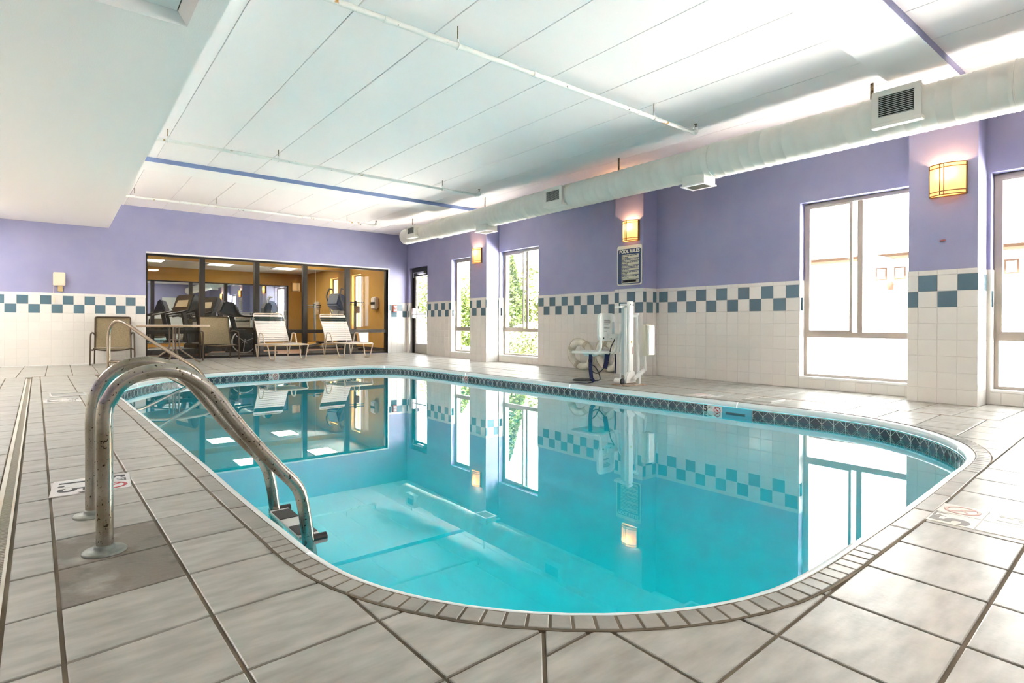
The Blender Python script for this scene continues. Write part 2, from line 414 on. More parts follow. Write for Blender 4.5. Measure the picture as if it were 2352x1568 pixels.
# pattern R: near side and right side
colsR = [1.035+.305*k for k in range(-16, 15)]+[5.73]
def cR(c, y): return c+.03*(y-.66) if y < 1 else c+.01
for ci in range(len(colsR)-1):
    a, b = colsR[ci], colsR[ci+1]
    for k in range(-14, 33):
        def yr(kk, c): return .66+.303*kk+.045*(c-1.345)
        P = [(cR(a, yr(k,a)), yr(k,a)), (cR(b, yr(k,b)), yr(k,b)), (cR(b, yr(k+1,b)), yr(k+1,b)), (cR(a, yr(k+1,a)), yr(k+1,a))]
        if P[0][1] > 1.3 and a < 4.3: continue
        if b < 1.6: P = clip(P, -mnx, -mny, -mc)
        P = clip(P, 0, 1, 10.15) if P else P; P = clip(P, 0, -1, -YF) if P else P
        if P: addcell(P)
for ci in range(4):
    a = 5.742+.2845*ci; b = a+.2845
    for k in range(-16, 34):
        y0 = 1.09+.303*k; P = clip(clip([(a,y0),(b,y0),(b,y0+.303),(a,y0+.303)], 0, 1, 10.15), 0, -1, -YF)
        P = clip(P, 1, 0, XR) if P else P
        if P: addcell(P)
# pattern F: the far deck
for k in range(-12, 24):
    for j in range(-4, 10):
        x0 = -.14+.305*k; y0 = 10.15+.305*j
        P = [(x0,y0),(x0+.305,y0),(x0+.305,y0+.305),(x0,y0+.305)]
        P = clip(clip(clip(P, 0, 1, YB), -1, 0, -XL) or [(0,0)], 1, 0, XR)
        if y0 < 10.1 and (x0 < .45 or x0 > 4.5): continue
        if y0 < 10.1: P = clip(P, 1, 0, 4.39) if P else P
        if len(P) > 2: addcell(P)
# keep the far strip between pool and the y=10.15 joint only where L and R do not reach
def tscore(P):
    q = [pj(x, y, 0) for x, y in P]
    if any(a is None for a in q): q = [a for a in q if a]
    if len(q) < 3: return 0
    if max(a[0] for a in q) < 0 or min(a[0] for a in q) > 2352 or min(a[1] for a in q) > 1568: return 0
    q = [(min(max(a[0],0),2352), min(max(a[1],0),1568)) for a in q]
    return abs(area(q))
TILES.sort(key=lambda t: -tscore(t[0]))
def tilemb(P, ox=0, oy=0):
    P2 = inset(P, .0025)
    if len(P2) != len(P): P2 = P
    n_ = len(P); mb = MB()
    h = random.uniform(-.0006, .0006)
    vs = [(x-ox, y-oy, zf(x,y)+h) for x, y in P2]+[(x-ox, y-oy, zf(x,y)-.0015+h) for x, y in P]+[(x-ox, y-oy, zf(x,y)-.010) for x, y in P]
    fs = [tuple(range(n_))]+[(n_+i, n_+(i+1)%n_, (i+1)%n_, i) for i in range(n_)]+[(2*n_+i, 2*n_+(i+1)%n_, n_+(i+1)%n_, n_+i) for i in range(n_)]
    return mb.add(vs, fs)
rest = MB()
for i, (P, mat) in enumerate(TILES):
    if i < 298:
        ox = sum(p[0] for p in P)/len(P); oy = sum(p[1] for p in P)/len(P)
        o = part('tile', tilemb(P, ox, oy), mat, FLOOR, loc=(ox, oy, 0))
        if mat is CONC: o['label'] = 'grey concrete infill around the ladder foot'
    else:
        t = tilemb(P); rest.add(t.v, t.f)
part('distant_tiles', rest, DECK, FLOOR, kind='stuff')
# perimeter joints and drain channel
jm = MB()
jm.box(-.28, XR, 10.138, 10.160, -.005, .0012); jm.box(5.733, 5.750, YF, 10.15, -.005, .0012)
part('expansion_joint', jm, M('brown joint', (.30,.22,.14), .9), FLOOR)
DR = thing('deck_drain', 'long narrow slotted deck drain beside the pool on the left', 'drain')
lip = MB(); slots = MB(); bed = MB()
ys = [-.6+.36*i for i in range(30)]
for y0, y1 in zip(ys[:-1], ys[1:]):
    y1 = min(y1, 9.85)
    q = lambda y, o, z: (drx(y)+o, y, z)
    for (o0, o1, zz, mb) in ((-.060,-.044,.006,lip), (-.014,-.006,.004,lip), (-.044,-.014,-.012,bed)):
        mb.add([q(y0,o0,zz),q(y0,o1,zz),q(y1,o1,zz),q(y1,o0,zz),q(y0,o0,-.02),q(y0,o1,-.02),q(y1,o1,-.02),q(y1,o0,-.02)],
               [(0,1,2,3),(0,4,5,1),(1,5,6,2),(2,6,7,3),(3,7,4,0)])
    y = y0
    while y < y1:
        slots.box(drx(y)-.045, drx(y)-.013, y, y+.008, -.012, .001); y += .0165
part('drain_rim', lip, M('drain rim', (.68,.64,.56), .5, var=(.52,.44,.32), scale=2.2, ramp=(.5,.7)), DR)
part('drain_bed', bed, M('drain bed', (.05,.04,.03), .9), DR)
part('drain_slots', slots, M('drain slots', (.42,.38,.31), .6), DR, kind='stuff')

# ------------------------------------------------------------------ pool
POOL = thing('swimming_pool', 'rounded rectangular indoor swimming pool with turquoise water', 'pool', kind='structure')
bs = MB(); st = 4
idx = list(range(0, NG, st)); m_ = len(idx); vs = []
zb = -1.3
for z, off in ((-.05,-.040),(-.3,-.040),(-.7,-.040),(zb+.12,-.045),(zb+.03,-.09),(zb,-.2)):
    vs += [(G[i].x+GN[i].x*off, G[i].y+GN[i].y*off, z) for i in idx]
fs = [(r*m_+k, r*m_+(k+1)%m_, (r+1)*m_+(k+1)%m_, (r+1)*m_+k) for r in range(5) for k in range(m_)]
fs.append(tuple(range(5*m_, 6*m_)))
bs.add(vs, fs, 0, True); basin = part('basin', bs, LINER, POOL)
wt = MB(); wt.add([(G[i].x-GN[i].x*.039, G[i].y-GN[i].y*.039, WZ) for i in idx], [tuple(range(m_))])
part('water', wt, WATER, POOL)
# rounded white coping in lengths
prof = [(.001,-.02),(.001,-.0005),(-.010,.0),(-.022,-.004),(-.033,-.012),(-.041,-.024),(-.044,-.036),(-.042,-.047),(-.036,-.053),(-.028,-.054)]
NSEG = 11
for k in range(NSEG):
    s0 = GL*k/NSEG+.6; s1 = GL*(k+1)/NSEG+.6-.003; mb = MB(); q = 24; vs = []
    for i in range(q+1):
        s = s0+(s1-s0)*i/q
        for o, z in prof: vs.append(gat(s, o, z)[0])
    w = len(prof)
    mb.add(vs, [(i*w+j, i*w+j+1, (i+1)*w+j+1, (i+1)*w+j) for i in range(q) for j in range(w-1)], 0, True)
    part('coping_segment', mb, BULL, POOL)
# bed joint under the coping tiles
jb = MB(); vs = []
for i in idx:
    for o, z in ((.0015,-.006),(.0015,.0016),(.0765,.0016),(.0765,-.006)):
        p = G[i]+GN[i]*o; vs.append((p.x, p.y, z))
jb.add(vs, [(i*4+j, i*4+j+1, ((i+1)%m_)*4+j+1, ((i+1)%m_)*4+j) for i in range(m_) for j in range(3)])
part('coping_joint', jb, GROUT, POOL)
def snear(x, y): return GS[min(range(NG), key=lambda i: (G[i].x-x)**2+(G[i].y-y)**2)]
marks = [snear(*p) for p in ((3.62,.83),(5.14,2.35),(4.90,8.5),(3.9,9.66),(2.45,9.54),(.46,7.5),(.607,2.16),(2.1,.76))]
breaks = []
def run(s0, s1, step):
    L = (s1-s0) % GL; k = max(1, round(L/step))
    for i in range(k): breaks.append((s0+L*i/k, s0+L*(i+1)/k))
for i in range(0, 8, 2):
    run(marks[i], marks[i+1], .0545); run(marks[i+1], marks[(i+2) % 8], .305)
for s0, s1 in breaks:
    q = 1 if (s1-s0) < .1 else 4; gp = .0038
    pts_in = [gat(s0+gp+(s1-s0-2*gp)*i/q, .006)[0] for i in range(q+1)]; pts_out = [gat(s0+gp+(s1-s0-2*gp)*i/q, .068)[0] for i in range(q+1)]
    P = [(p.x,p.y) for p in pts_in][::-1]+[(p.x,p.y) for p in pts_out]
    if area(P) < 0: P = P[::-1]
    c = gat((s0+s1)/2, .037)[0]; h = random.uniform(.0034,.0048)
    n_ = len(P); P2 = [(x-c.x, y-c.y) for x,y in P]; Pi = [(x*.94, y*.94) for x,y in P2]
    mb = MB().add([(x,y,h) for x,y in Pi]+[(x,y,h-.0015) for x,y in P2]+[(x,y,-.006) for x,y in P2],
        [tuple(range(n_))]+[(n_+i, n_+(i+1)%n_, (i+1)%n_, i) for i in range(n_)]+[(2*n_+i, 2*n_+(i+1)%n_, n_+(i+1)%n_, n_+i) for i in range(n_)])
    part('coping_tile', mb, BRICK, POOL, loc=(c.x, c.y, 0))
# waterline tiles: dark plate with raised pale lattice
tw = .1016; nt_ = int(GL/tw); tw = GL/nt_; th = .100
def wtile():
    mb = MB(); h = tw*.5; e = .0018
    mb.box(-h+.0012, h-.0012, 0, .006, -th/2, th/2, 0)
    bars = [((-h,0),(0,th/2)),((0,th/2),(h,0)),((h,0),(0,-th/2)),((0,-th/2),(-h,0)),((-h+.001,-th/2),(-h+.001,th/2)),((-h,th/2-.002),(h,th/2-.002)),((-h,-th/2+.002),(h,-th/2+.002))]
    for (a,b),(c,d) in bars: mb.beam((a,-.0006,b),(c,-.0006,d),.003,.0055,1,up=(0,1,0))
    return mb
wme = wtile().mesh('waterline_tile', [MOSD, MOSW]); wme2 = B(-tw/2+.001, tw/2-.001, 0, .006, -th/2, th/2).mesh('marker', [WHITET])
spots = [snear(2.62,9.57), snear(4.95,7.35), snear(5.10,3.2)]; sk = snear(5.108, 2.93)
smark = {}
for s in spots:
    j = int(s/tw); smark[j] = '5FT'; smark[(j-1) % nt_] = 'nd'
jsk = int(sk/tw)
def nodive(parent, M_, R, mat, nm='no_diving_mark'):
    mb = MB()
    mb.torus((0,0,0), R, R*.13, n=24, k=6); mb.beam((-R*.7,R*.7,0),(R*.7,-R*.7,0),R*.2,R*.15)
    mb.beam((-R*.45,-R*.35,0),(R*.1,R*.1,0),R*.16,R*.1); mb.beam((R*.1,R*.1,0),(R*.4,-.1*R,0),R*.14,R*.1)
    o = part(nm, mb, mat, parent); o.matrix_local = M_; return o
for j in range(nt_):
    p, nn = gat((j+.5)*tw, -.0465, -.055-th/2)
    a = atan2(-nn.y, -nn.x)          # local -y points into the pool
    rot = (0, 0, a+pi/2)
    if j in (jsk, (jsk-1) % nt_, (jsk+1) % nt_):
        if j == jsk:
            o = part('skimmer_mouth', B(-.15,.15,-.004,.006,-.05,.048), M('skimmer blue', (.10,.42,.55), .4), POOL, bevel=.003, loc=p, rot=rot)
            part('skimmer_slot', B(-.11,.085,-.007,0,-.022,.004), M('skimmer slot', (.08,.16,.19), .6), o)
        continue
    if j in smark:
        o = link('depth_marker', wme2, POOL, p, rot)
        if smark[j] == '5FT':
            text('5', .085, BLACK, 'numeral', o, Matrix.Translation((-.022,-.002,.015)) @ Matrix.Rotation(pi/2,4,'X'), bold=.004)
            text('FT', .035, BLACK, 'unit', o, Matrix.Translation((.026,-.002,.024)) @ Matrix.Rotation(pi/2,4,'X'), bold=.001)
        else: nodive(o, Matrix.Translation((0,-.002,.008)) @ Matrix.Rotation(pi/2,4,'X'), .032, RED)
    else: link('waterline_tile', wme, POOL, p, rot)
for x, y in ((4.953,7.25),):
    p, nn = gat(snear(x,y), -.03, -.012)
    part('rope_anchor', MB().lathe([(.004,.004),(.02,.004),(.024,0),(.024,-.006)], 16, p), SILVER, POOL)

# ------------------------------------------------------------------ wall tiles
TCACHE = {}
def wtilemesh(w, h, mat):
    key = (round(w,4), round(h,4), mat.name)
    if key not in TCACHE:
        g = .0016; b = .0022; x0, x1, z0, z1 = g, w-g, g, h-g; mb = MB()
        mb.add([(x0+b,0,z0+b),(x1-b,0,z0+b),(x1-b,0,z1-b),(x0+b,0,z1-b),(x0,.0018,z0),(x1,.0018,z0),(x1,.0018,z1),(x0,.0018,z1),(x0,.007,z0),(x1,.007,z0),(x1,.007,z1),(x0,.007,z1)],
            [(0,1,2,3)]+[(4+i,4+(i+1)%4,(i+1)%4,i) for i in range(4)]+[(8+i,8+(i+1)%4,4+(i+1)%4,4+i) for i in range(4)])
        TCACHE[key] = mb.mesh('tile', [mat])
    return TCACHE[key]
ROWS = [(max(.002, Z2-(k+1)*TP), Z2-k*TP) for k in range(7)]+[(Z2, Z2+TP), (Z2+TP, ZT)]   # bottom..., lower checker is row 0, upper is 7
def wallpoint(ori, u, pl):
    return (pl, -u, 0) if ori == 'R' else (u, pl, 0)          # R: faces -x, u runs towards -y; B: faces -y, u = x
def tilerun(parent, ori, pl, u0, u1, org, holes=(), budget=300, joined=False):
    """tiles on a wall plane between u0 and u1; org is the u of a grid line where a lower checker tile starts"""
    out = []
    k = math.floor((u0-org)/TP+1e-6)
    while org+k*TP < u1-1e-4:
        a, b = max(org+k*TP, u0), min(org+(k+1)*TP, u1)
        if b-a > .008:
            for ri, (z0, z1) in enumerate(ROWS):
                segs = [(a, b, z0, z1)]
                for h0, h1, hz0, hz1 in holes:
                    nx = []
                    for (p, q, r, s) in segs:
                        if q <= h0 or p >= h1 or s <= hz0 or r >= hz1: nx.append((p,q,r,s)); continue
                        if p < h0: nx.append((p,h0,r,s))
                        if q > h1: nx.append((h1,q,r,s))
                        if r < hz0: nx.append((max(p,h0),min(q,h1),r,hz0))
                        if s > hz1: nx.append((max(p,h0),min(q,h1),hz1,s))
                    segs = nx
                blue = (ri == 0 and k % 2 == 0) or (ri == 7 and k % 2 == 1)
                for p, q, r, s in segs:
                    if q-p > .008 and s-r > .008: out.append((p, q, r, s, TILEB if blue else TILEW))
        k += 1
    def score(t):
        c = [pj(*((pl, -u, z) if ori == 'R' else (u, pl, z))) for u in t[:2] for z in t[2:4]]
        if any(x is None for x in c): return 0
        if all(x[0] < 0 for x in c) or all(x[0] > 2352 for x in c): return 0
        return abs(c[0][0]-c[2][0])*abs(c[0][1]-c[1][1])*(3 if t[4] is TILEB else 1)
    out.sort(key=lambda t: -score(t))
    rot = (0,0,-pi/2) if ori == 'R' else (0,0,0)
    rest = MB(); n_ = 0
    for t in out:
        p, q, r, s, m = t
        if not joined and n_ < budget and score(t) > 40:
            link('tile', wtilemesh(q-p, s-r, m), parent, wallpoint(ori, p, pl)[:2]+(r,), rot); n_ += 1
        else:
            R_ = Matrix.Rotation(rot[2], 3, 'Z'); me = wtilemesh(q-p, s-r, m); L_ = Vector(wallpoint(ori, p, pl)[:2]+(r,))
            rest.add([R_ @ v.co+L_ for v in me.vertices], [tuple(f.vertices) for f in me.polygons], 1 if m is TILEB else 0)
    if rest.v: part('more_tiles', rest, [TILEW, TILEB], parent, kind='stuff')
    return n_

# right wall (windows, exit door)
T0, T1 = XR+.006, 7.14
OPEN = [(11.86,12.74,0,2.14)]+[(a,b,.115,2.19) for a,b,_ in WINS]
mb = MB(); gm = MB()
ys = sorted([YF, YB]+[v for o in OPEN for v in o[:2]])
for y0, y1 in zip(ys[:-1], ys[1:]):
    h = [o for o in OPEN if abs(o[0]-y0) < .001]
    if h:
        if h[0][2] > 0: mb.box(T0+.001,T1,y0,y1,0,h[0][2])
        mb.box(T0+.004,T1,y0,y1,h[0][3],3.1)
    else: mb.box(T0+.004,T1,y0,y1,0,3.1)
WR = tag(part('wall_right', mb, PURPLE), 'right wall of windows, purple above white tile', 'wall', kind='structure')
for y0, y1 in zip(ys[:-1], ys[1:]):
    h = [o for o in OPEN if abs(o[0]-y0) < .001]
    z1 = ZT if not h else h[0][2]
    if z1 > 0: gm.box(XR+.003,T0+.0045,y0,y1,0,min(z1,ZT)-.001)
part('grout_bed', gm, WGROUT, WR)
ORG_N, ORG_F = -5.008, -7.693
HOL = [(-b,-a,c,d) for a,b,c,d in OPEN]
n1 = tilerun(WR, 'R', XR, -5.21, -3.145, ORG_N, (), 130)
n2 = tilerun(WR, 'R', XR, -7.84, -5.76, ORG_F, (), 130)
n3 = tilerun(WR, 'R', XR, -11.86, -10.80, -11.676, (), 30)
for a, b, _ in WINS: n3 += tilerun(WR, 'R', XR, -b, -a, ORG_N if b < 5 else ORG_F, [(-b,-a,.115,3)], 8)
tilerun(WR, 'R', XR, -12.86, -12.74, -12.80, (), 0); tilerun(WR, 'R', XR, -.19, 3.2, ORG_N, (), 0)
# tiled reveals of the openings
rv = MB(); zz = ZT
for a, b, _ in WINS:
    rv.box(XR+.001, 7.03, b-.008, b+.001, .115, zz); rv.box(XR+.001, 7.03, a-.001, a+.008, .115, zz)
rv.box(XR+.001, 6.96, 12.734, 12.741, 0, zz); rv.box(XR+.001, 6.96, 11.859, 11.866, 0, zz)
part('reveal_tiles', rv, TILEW, WR, kind='stuff')
rb = MB()
for a, b, _ in WINS:
    rb.box(XR+.004, 6.94, b-.0095, b-.008, Z2-TP, Z2); rb.box(XR+.03, 6.955, b-.0095, b-.008, Z2-TP, Z2)
part('reveal_blue_tiles', rb, TILEB, WR, kind='stuff')

# back wall with the gym window opening
GX0, GX1, GZ0, GZ1 = 1.315, 6.362, .036, 2.088
mb = MB(); mb.box(XL-.1, GX0, YB+.006, YB+.19, 0, 3.1); mb.box(GX1, XR+.3, YB+.006, YB+.19, 0, 3.1); mb.box(GX0, GX1, YB+.006, YB+.19, GZ1, 3.1); mb.box(GX0, GX1, YB+.006, YB+.19, -.01, GZ0)
WB = tag(part('wall_back', mb, PURPLE), 'far end wall, purple above white and blue tile', 'wall', kind='structure')
gm = MB(); gm.box(XL, GX0, YB+.003, YB+.0065, 0, ZT-.001); gm.box(GX1, XR, YB+.003, YB+.0065, 0, ZT-.001)
part('grout_bed', gm, WGROUT, WB)
tilerun(WB, 'B', YB, -1.0, GX0, -.7097, (), 160); tilerun(WB, 'B', YB, GX1, XR, 6.45, (), 40); tilerun(WB, 'B', YB, XL, -1.0, -.7097, (), 0)

# left wall and the wall behind the camera (only seen in the gym mirror)
WL = tag(part('wall_left', B(XL-.2, XL, YF, YB, 0, 3.1), PURPLE), 'left wall, purple, out of the frame', 'wall', kind='structure')
part('tile_band', B(XL, XL+.008, YF, YB, 0, ZT), TILEW, WL)
WF = tag(part('wall_front', MB().box(XL, 4.6, YF-.2, YF, 0, 3.1).box(5.55, 7.2, YF-.2, YF, 0, 3.1).box(4.6, 5.55, YF-.2, YF, 2.13, 3.1), PURPLE), 'purple wall behind the viewpoint', 'wall', kind='structure')
part('tile_band', MB().box(XL, 4.52, YF, YF+.008, 0, ZT).box(5.63, 6.879, YF, YF+.008, 0, ZT), TILEW, WF)
D2 = thing('door_2', 'white panel door in the wall behind the viewpoint', 'door', (0,0,0), kind='structure')
part('leaf', B(4.6,5.55,YF-.06,YF-.02,0,2.13), DOORW, D2, bevel=.003)
part('frame', MB().box(4.53,4.6,YF-.1,YF+.015,0,2.2).box(5.55,5.62,YF-.1,YF+.015,0,2.2).box(4.6,5.55,YF-.1,YF+.015,2.13,2.2), DOORW, D2)
part('handle', MB().lathe([(.001,0),(.03,0),(.03,.03),(.001,.05)],16,(4.68,YF-.02,1.0),ax='y'), SILVER, D2)
part('number_plate', B(4.98,5.17,YF-.02,YF-.014,1.55,1.63), BLACK, D2)

# pillars
PIL = [('1',8.995+.04,9.60,9.526),('2',5.205,5.745,5.501),('3',1.398,1.952,1.708)]
for nm, y0, y1, org in PIL:
    P = part('pillar_'+nm, MB().box(XF+.006, XR+.03, y0+.006, y1-.006, ZT, ZC+.05).box(XF+.004, XR+.03, y0+.004, y1-.004, 0, ZT, 1), [PURPLE, WGROUT])
    tag(P, {'1':'purple and tiled wall pillar nearest the exit door','2':'tiled wall pillar behind the pool lift','3':'nearest tiled wall pillar between two big windows'}[nm], 'pillar', kind='structure')
    tilerun(P, 'R', XF, -y1, -y0, -org if nm != '2' else -5.66, (), 80)
    tilerun(P, 'B', y0, XF, XR, {'1':XF+.04,'2':XF+.075,'3':XF+.05}[nm], (), 60)
    rb = MB().box(XF+.002, XR, y1-.006, y1, 0, ZT); part('far_side_tiles', rb, TILEW, P, kind='stuff')

# windows on the right
def window(i, y0, y1, so, label):
    w = thing('window_%d' % i, label, 'window', kind='structure')
    x0, x1 = 7.0, 7.06; e = .042; z0, z1 = .137, 2.185; zt0, zt1 = .60, .665
    f = MB().box(x0,x1,y0,y0+e,z0,z1).box(x0,x1,y1-e,y1,z0,z1).box(x0,x1,y0+e,y1-e,z1-e,z1).box(x0,x1,y0+e,y1-e,z0,z0+.03)
    part('frame', f, ALU, w, bevel=.004)
    part('transom', B(x0-.012,x1,y0+e,y1-e,zt0,zt1), ALU, w, bevel=.004)
    part('sash', MB().box(x0+.004,x0+.028,y1-so-.028,y1-so,zt1,z1-e).box(x0+.004,x0+.028,y1-e-.022,y1-e,zt1,z1-e).box(x0+.004,x0+.028,y1-so,y1-e-.022,zt1,zt1+.02).box(x0+.004,x0+.028,y1-so,y1-e-.022,z1-e-.022,z1-e), ALU, w)
    part('mullion', B(x0+.03,x1-.004,y1-so-.125,y1-so-.07,zt1,z1-e), ALU, w, bevel=.003)
    xm = x0+.03
    part('pane', B(xm,xm+.006,y1-so-.02,y1-e-.01,zt1+.012,z1-e-.012), GLASS, w)
    part('pane', B(xm+.012,xm+.018,y0+e,y1-so-.1,zt1,z1-e), GLASS, w)
    part('pane', B(xm,xm+.006,y0+e,y1-e,z0+.03,zt0), GLASS, w)
    part('sill', B(XR-.004,7.0,y0+.008,y1-.008,.115,.139), SILL, w, bevel=.004)
    return w
WL_ = ['narrow visible window between the exit door and the far pillar','sliding window right of the far pillar, evergreen tree outside','large sliding window left of the nearest pillar, pale building outside','window at the right edge, right of the nearest pillar']
for i, (a, b, so) in enumerate(WINS): window(i+1, a, b, so, WL_[i])

# exit door
D = thing('door_1', 'dark framed glass exit door in the far corner', 'door', kind='structure')
x0, x1 = 6.955, 7.06; ya, yb = 11.866, 12.734
part('frame', MB().box(x0,x1,yb-.06,yb,0,2.135).box(x0,x1,ya,ya+.05,0,2.135).box(x0-.03,x1,ya+.05,yb-.06,2.03,2.135), BRONZE, D, bevel=.004)
part('leaf_frame', MB().box(x0+.02,x0+.065,yb-.15,yb-.06,.01,2.03).box(x0+.02,x0+.065,ya+.05,ya+.14,.01,2.03).box(x0+.02,x0+.065,ya+.14,yb-.15,1.93,2.03), BRONZE, D, bevel=.004)
part('kick_plate', B(x0+.015,x0+.065,ya+.13,yb-.14,.01,.26), KICK, D, bevel=.004)
part('pane', B(x0+.04,x0+.046,ya+.14,yb-.15,.26,1.93), GLASS, D)
h = part('push_bar', MB().beam((x0-.05,yb-.13,.985),(x0-.05,ya+.08,.985),.03,.035), SILVER, D, bevel=.004)
part('latch_case', MB().prism([(x0-.075,yb-.09),(x0+.02,yb-.09),(x0+.02,yb-.17),(x0-.06,yb-.17)],.9,1.14), SILVER, h, bevel=.008)
part('door_closer', MB().box(x0-.05,x0+.02,ya+.2,ya+.5,1.965,2.025).beam((x0-.04,ya+.35,2.02),(x0-.10,yb-.25,2.0),.03,.012).beam((x0-.10,yb-.25,1.995),(x0-.01,yb-.1,1.90),.03,.012), SILVER, D)
part('threshold', B(XR+.01,x1,ya,yb,0,.012), KICK, D)
part('notice', B(x0+.036,x0+.04,yb-.30,yb-.22,1.12,1.2), M('notice', (.35,.30,.22), .6), D)

# ------------------------------------------------------------------ ceiling
CE = tag(part('ceiling', B(XL,7.2,YF,YB+.1,ZC+.014,ZC+.15), JOINT), 'white panelled ceiling over the pool', 'ceiling', kind='structure')
bays = [(YF,1.425,1.03),(1.87,8.955,1.03),(9.46,YB,.97)]
for y0, y1, xo in bays:
    xs = [.73]+[xo+.61*k for k in range(0, 10)]+[XR+.06]
    for a, b in zip(xs[:-1], xs[1:]):
        if b-a < .05: continue
        part('ceiling_panel', MB().add([(a+.006,y0,ZC),(b-.006,y0,ZC),(b-.006,y1,ZC),(a+.006,y1,ZC),(a+.003,y0,ZC+.003),(b-.003,y0,ZC+.003),(b-.003,y1,ZC+.003),(a+.003,y1,ZC+.003),(a+.003,y0,ZC+.012),(b-.003,y0,ZC+.012),(b-.003,y1,ZC+.012),(a+.003,y1,ZC+.012)],
            [(0,1,2,3),(4,0,3,7),(1,5,6,2),(4,8,9,5),(8,4,7,11),(5,9,10,6),(4,5,1,0),(7,3,2,6)]), CEILW, CE)
for nm, y0, y1, lb in (('beam_1',1.425,1.87,'nearer flat ceiling beam with a blue painted edge'),('beam_2',8.955,9.46,'farther flat ceiling beam with a blue painted edge')):
    b = tag(part(nm, B(.736,XR+.005,y0,y1,2.900,ZC+.01), SOFF, bevel=0), lb, 'beam', kind='structure')
    part('painted_edge', B(.735,XR+.005,y0-.003,y0,2.900,ZC), BEAMBLUE if nm == 'beam_2' else PURPLE, b)
SX = .735
hx0, hx1, hy0, hy1 = -.35, .60, 2.9, 3.86
so = MB().box(XL,hx0,YF,YB+.006,ZS,ZC+.01).box(hx1,SX,YF,YB+.006,ZS,ZC+.01).box(hx0,hx1,YF,hy0,ZS,ZC+.01).box(hx0,hx1,hy1,YB+.006,ZS,ZC+.01).box(hx0,hx1,hy0,hy1,ZS+.2,ZC+.01)
SO = tag(part('ceiling_soffit', so, SOFF), 'low plain soffit along the left side', 'ceiling', kind='structure')
hb = MB(); i_ = .055; zh = ZS+.055
hb.add([(hx0,hy0,ZS+.002),(hx1,hy0,ZS+.002),(hx1,hy1,ZS+.002),(hx0,hy1,ZS+.002),(hx0+i_,hy0+i_,zh),(hx1-i_,hy0+i_,zh),(hx1-i_,hy1-i_,zh),(hx0+i_,hy1-i_,zh)], [(i,(i+1)%4,4+(i+1)%4,4+i) for i in range(4)])
part('hatch_bevel', hb, SOFF, SO)
part('hatch_gap', B(hx0+i_-.01,hx1-i_+.01,hy0+i_-.01,hy1-i_+.01,zh+.008,zh+.012), DARKLINE, SO)
part('hatch_panel', B(hx0+i_+.006,hx1-i_-.006,hy0+i_+.006,hy1-i_-.006,zh-.002,zh+.008), SOFF, SO)
# fill lights added out of view, left and behind, to brighten the hall
LAB = ['soffit ceiling light at the far left, outside the frame','soffit ceiling light left of the drain, second from the end wall','soffit ceiling light left of the drain, third from the end wall','wide ceiling light over the deck behind the viewpoint']
for i, (x, y, z) in enumerate([(-1.5,11.3,ZS),(-1.9,8.4,ZS),(-1.9,5.6,ZS),(2.6,-1.3,ZC)]):
    t = thing('ceiling_light', LAB[i], 'light', (x,y,z-.06))
    part('housing', MB().box(-.63,.63,-.34,.34,.03,.06), LOUV, t, bevel=.004)
    part('diffuser', B(-.6,.6,-.31,.31,0,.03), FILLP, t, bevel=.004)

# ------------------------------------------------------------------ sprinkler pipes
def pipe(y, z, x0, x1, hang, label):
    t = thing('sprinkler_pipe', label, 'pipe', (0,y,z))
    part('pipe_run', MB().tube([(x0,0,0),(x1,0,0)], .020, 12), PIPE, t)
    e = part('elbow', MB().tube(fil([(x1-.03,0,0),(x1+.035,0,0),(x1+.035,0,.06)],.03), .026, 12), PIPE, t)
    part('sprinkler_head', MB().lathe([(.008,.05),(.008,.095),(.018,.097),(.018,.101),(.001,.102)],10,(x1+.035,0,0)), ROD, e)
    for hx in hang:
        h = part('hanger_rod', MB().tube([(hx,0,.03),(hx,0,ZC-z)], .0045, 8), ROD, t)
        part('hanger_clip', MB().torus((hx,0,0), .024, .005, Matrix.Rotation(pi/2,3,'Y'), 16, 6).tube([(hx,0,.022),(hx,0,.05)], .008, 8), PIPE, h)
    for k in range(3):
        x = x0+(x1-x0)*(.22+.29*k)
        part('coupling', MB().tube([(x-.022,0,0),(x+.022,0,0)], .0245, 12), PIPE, t)
pipe(3.575, 2.815, .74, 5.36, (2.33,4.67), 'rusty white sprinkler pipe nearest the viewpoint')
pipe(7.54, 2.83, .74, 5.30, (.98,2.2,4.64), 'rusty white sprinkler pipe just before the farther blue edged beam')
pipe(11.15, 2.815, .74, 5.20, (.98,2.2,4.6), 'thin white sprinkler pipe nearest the far end wall')

# ------------------------------------------------------------------ air duct
DX, DZ = 5.82, 2.605
DU = thing('air_duct', 'long round white spiral air duct under the ceiling', 'duct', (0,0,0))
def dr(y):
    a = .157+(.178-.157)*ssm((9.62-y)/.12+.5)
    return a+(.194-.178)*ssm((3.72-y)/.22+.5)
db = MB(); vs = []; ny = 0; K = 40
y = 10.93; yl_ = []
db_prof = []
while y > YF:
    db_prof.append((dr(y), y)); db_prof.append((dr(y)+.0035, y-.006)); db_prof.append((dr(y)+.0035, y-.012)); db_prof.append((dr(y), y-.018)); y -= .115
P = [(.002, 10.945), (.12, 10.945), (.152, 10.94)]+db_prof
for r, y in P:
    vs += [(DX+r*cos(2*pi*k/K), y, DZ+r*sin(2*pi*k/K)) for k in range(K)]
db.add(vs, [(i*K+k, i*K+(k+1)%K, (i+1)*K+(k+1)%K, (i+1)*K+k) for i in range(len(P)-1) for k in range(K)], 0, True)
part('duct_tube', db, DUCT, DU)
for yy in (1.0, 3.6, 6.9, 9.55):
    part('duct_seam', MB().tube([(DX+(dr(yy)+.002)*cos(2*pi*k/32), yy, DZ+(dr(yy)+.002)*sin(2*pi*k/32)) for k in range(32)], .006, 6, closed=True), DUCT, DU)
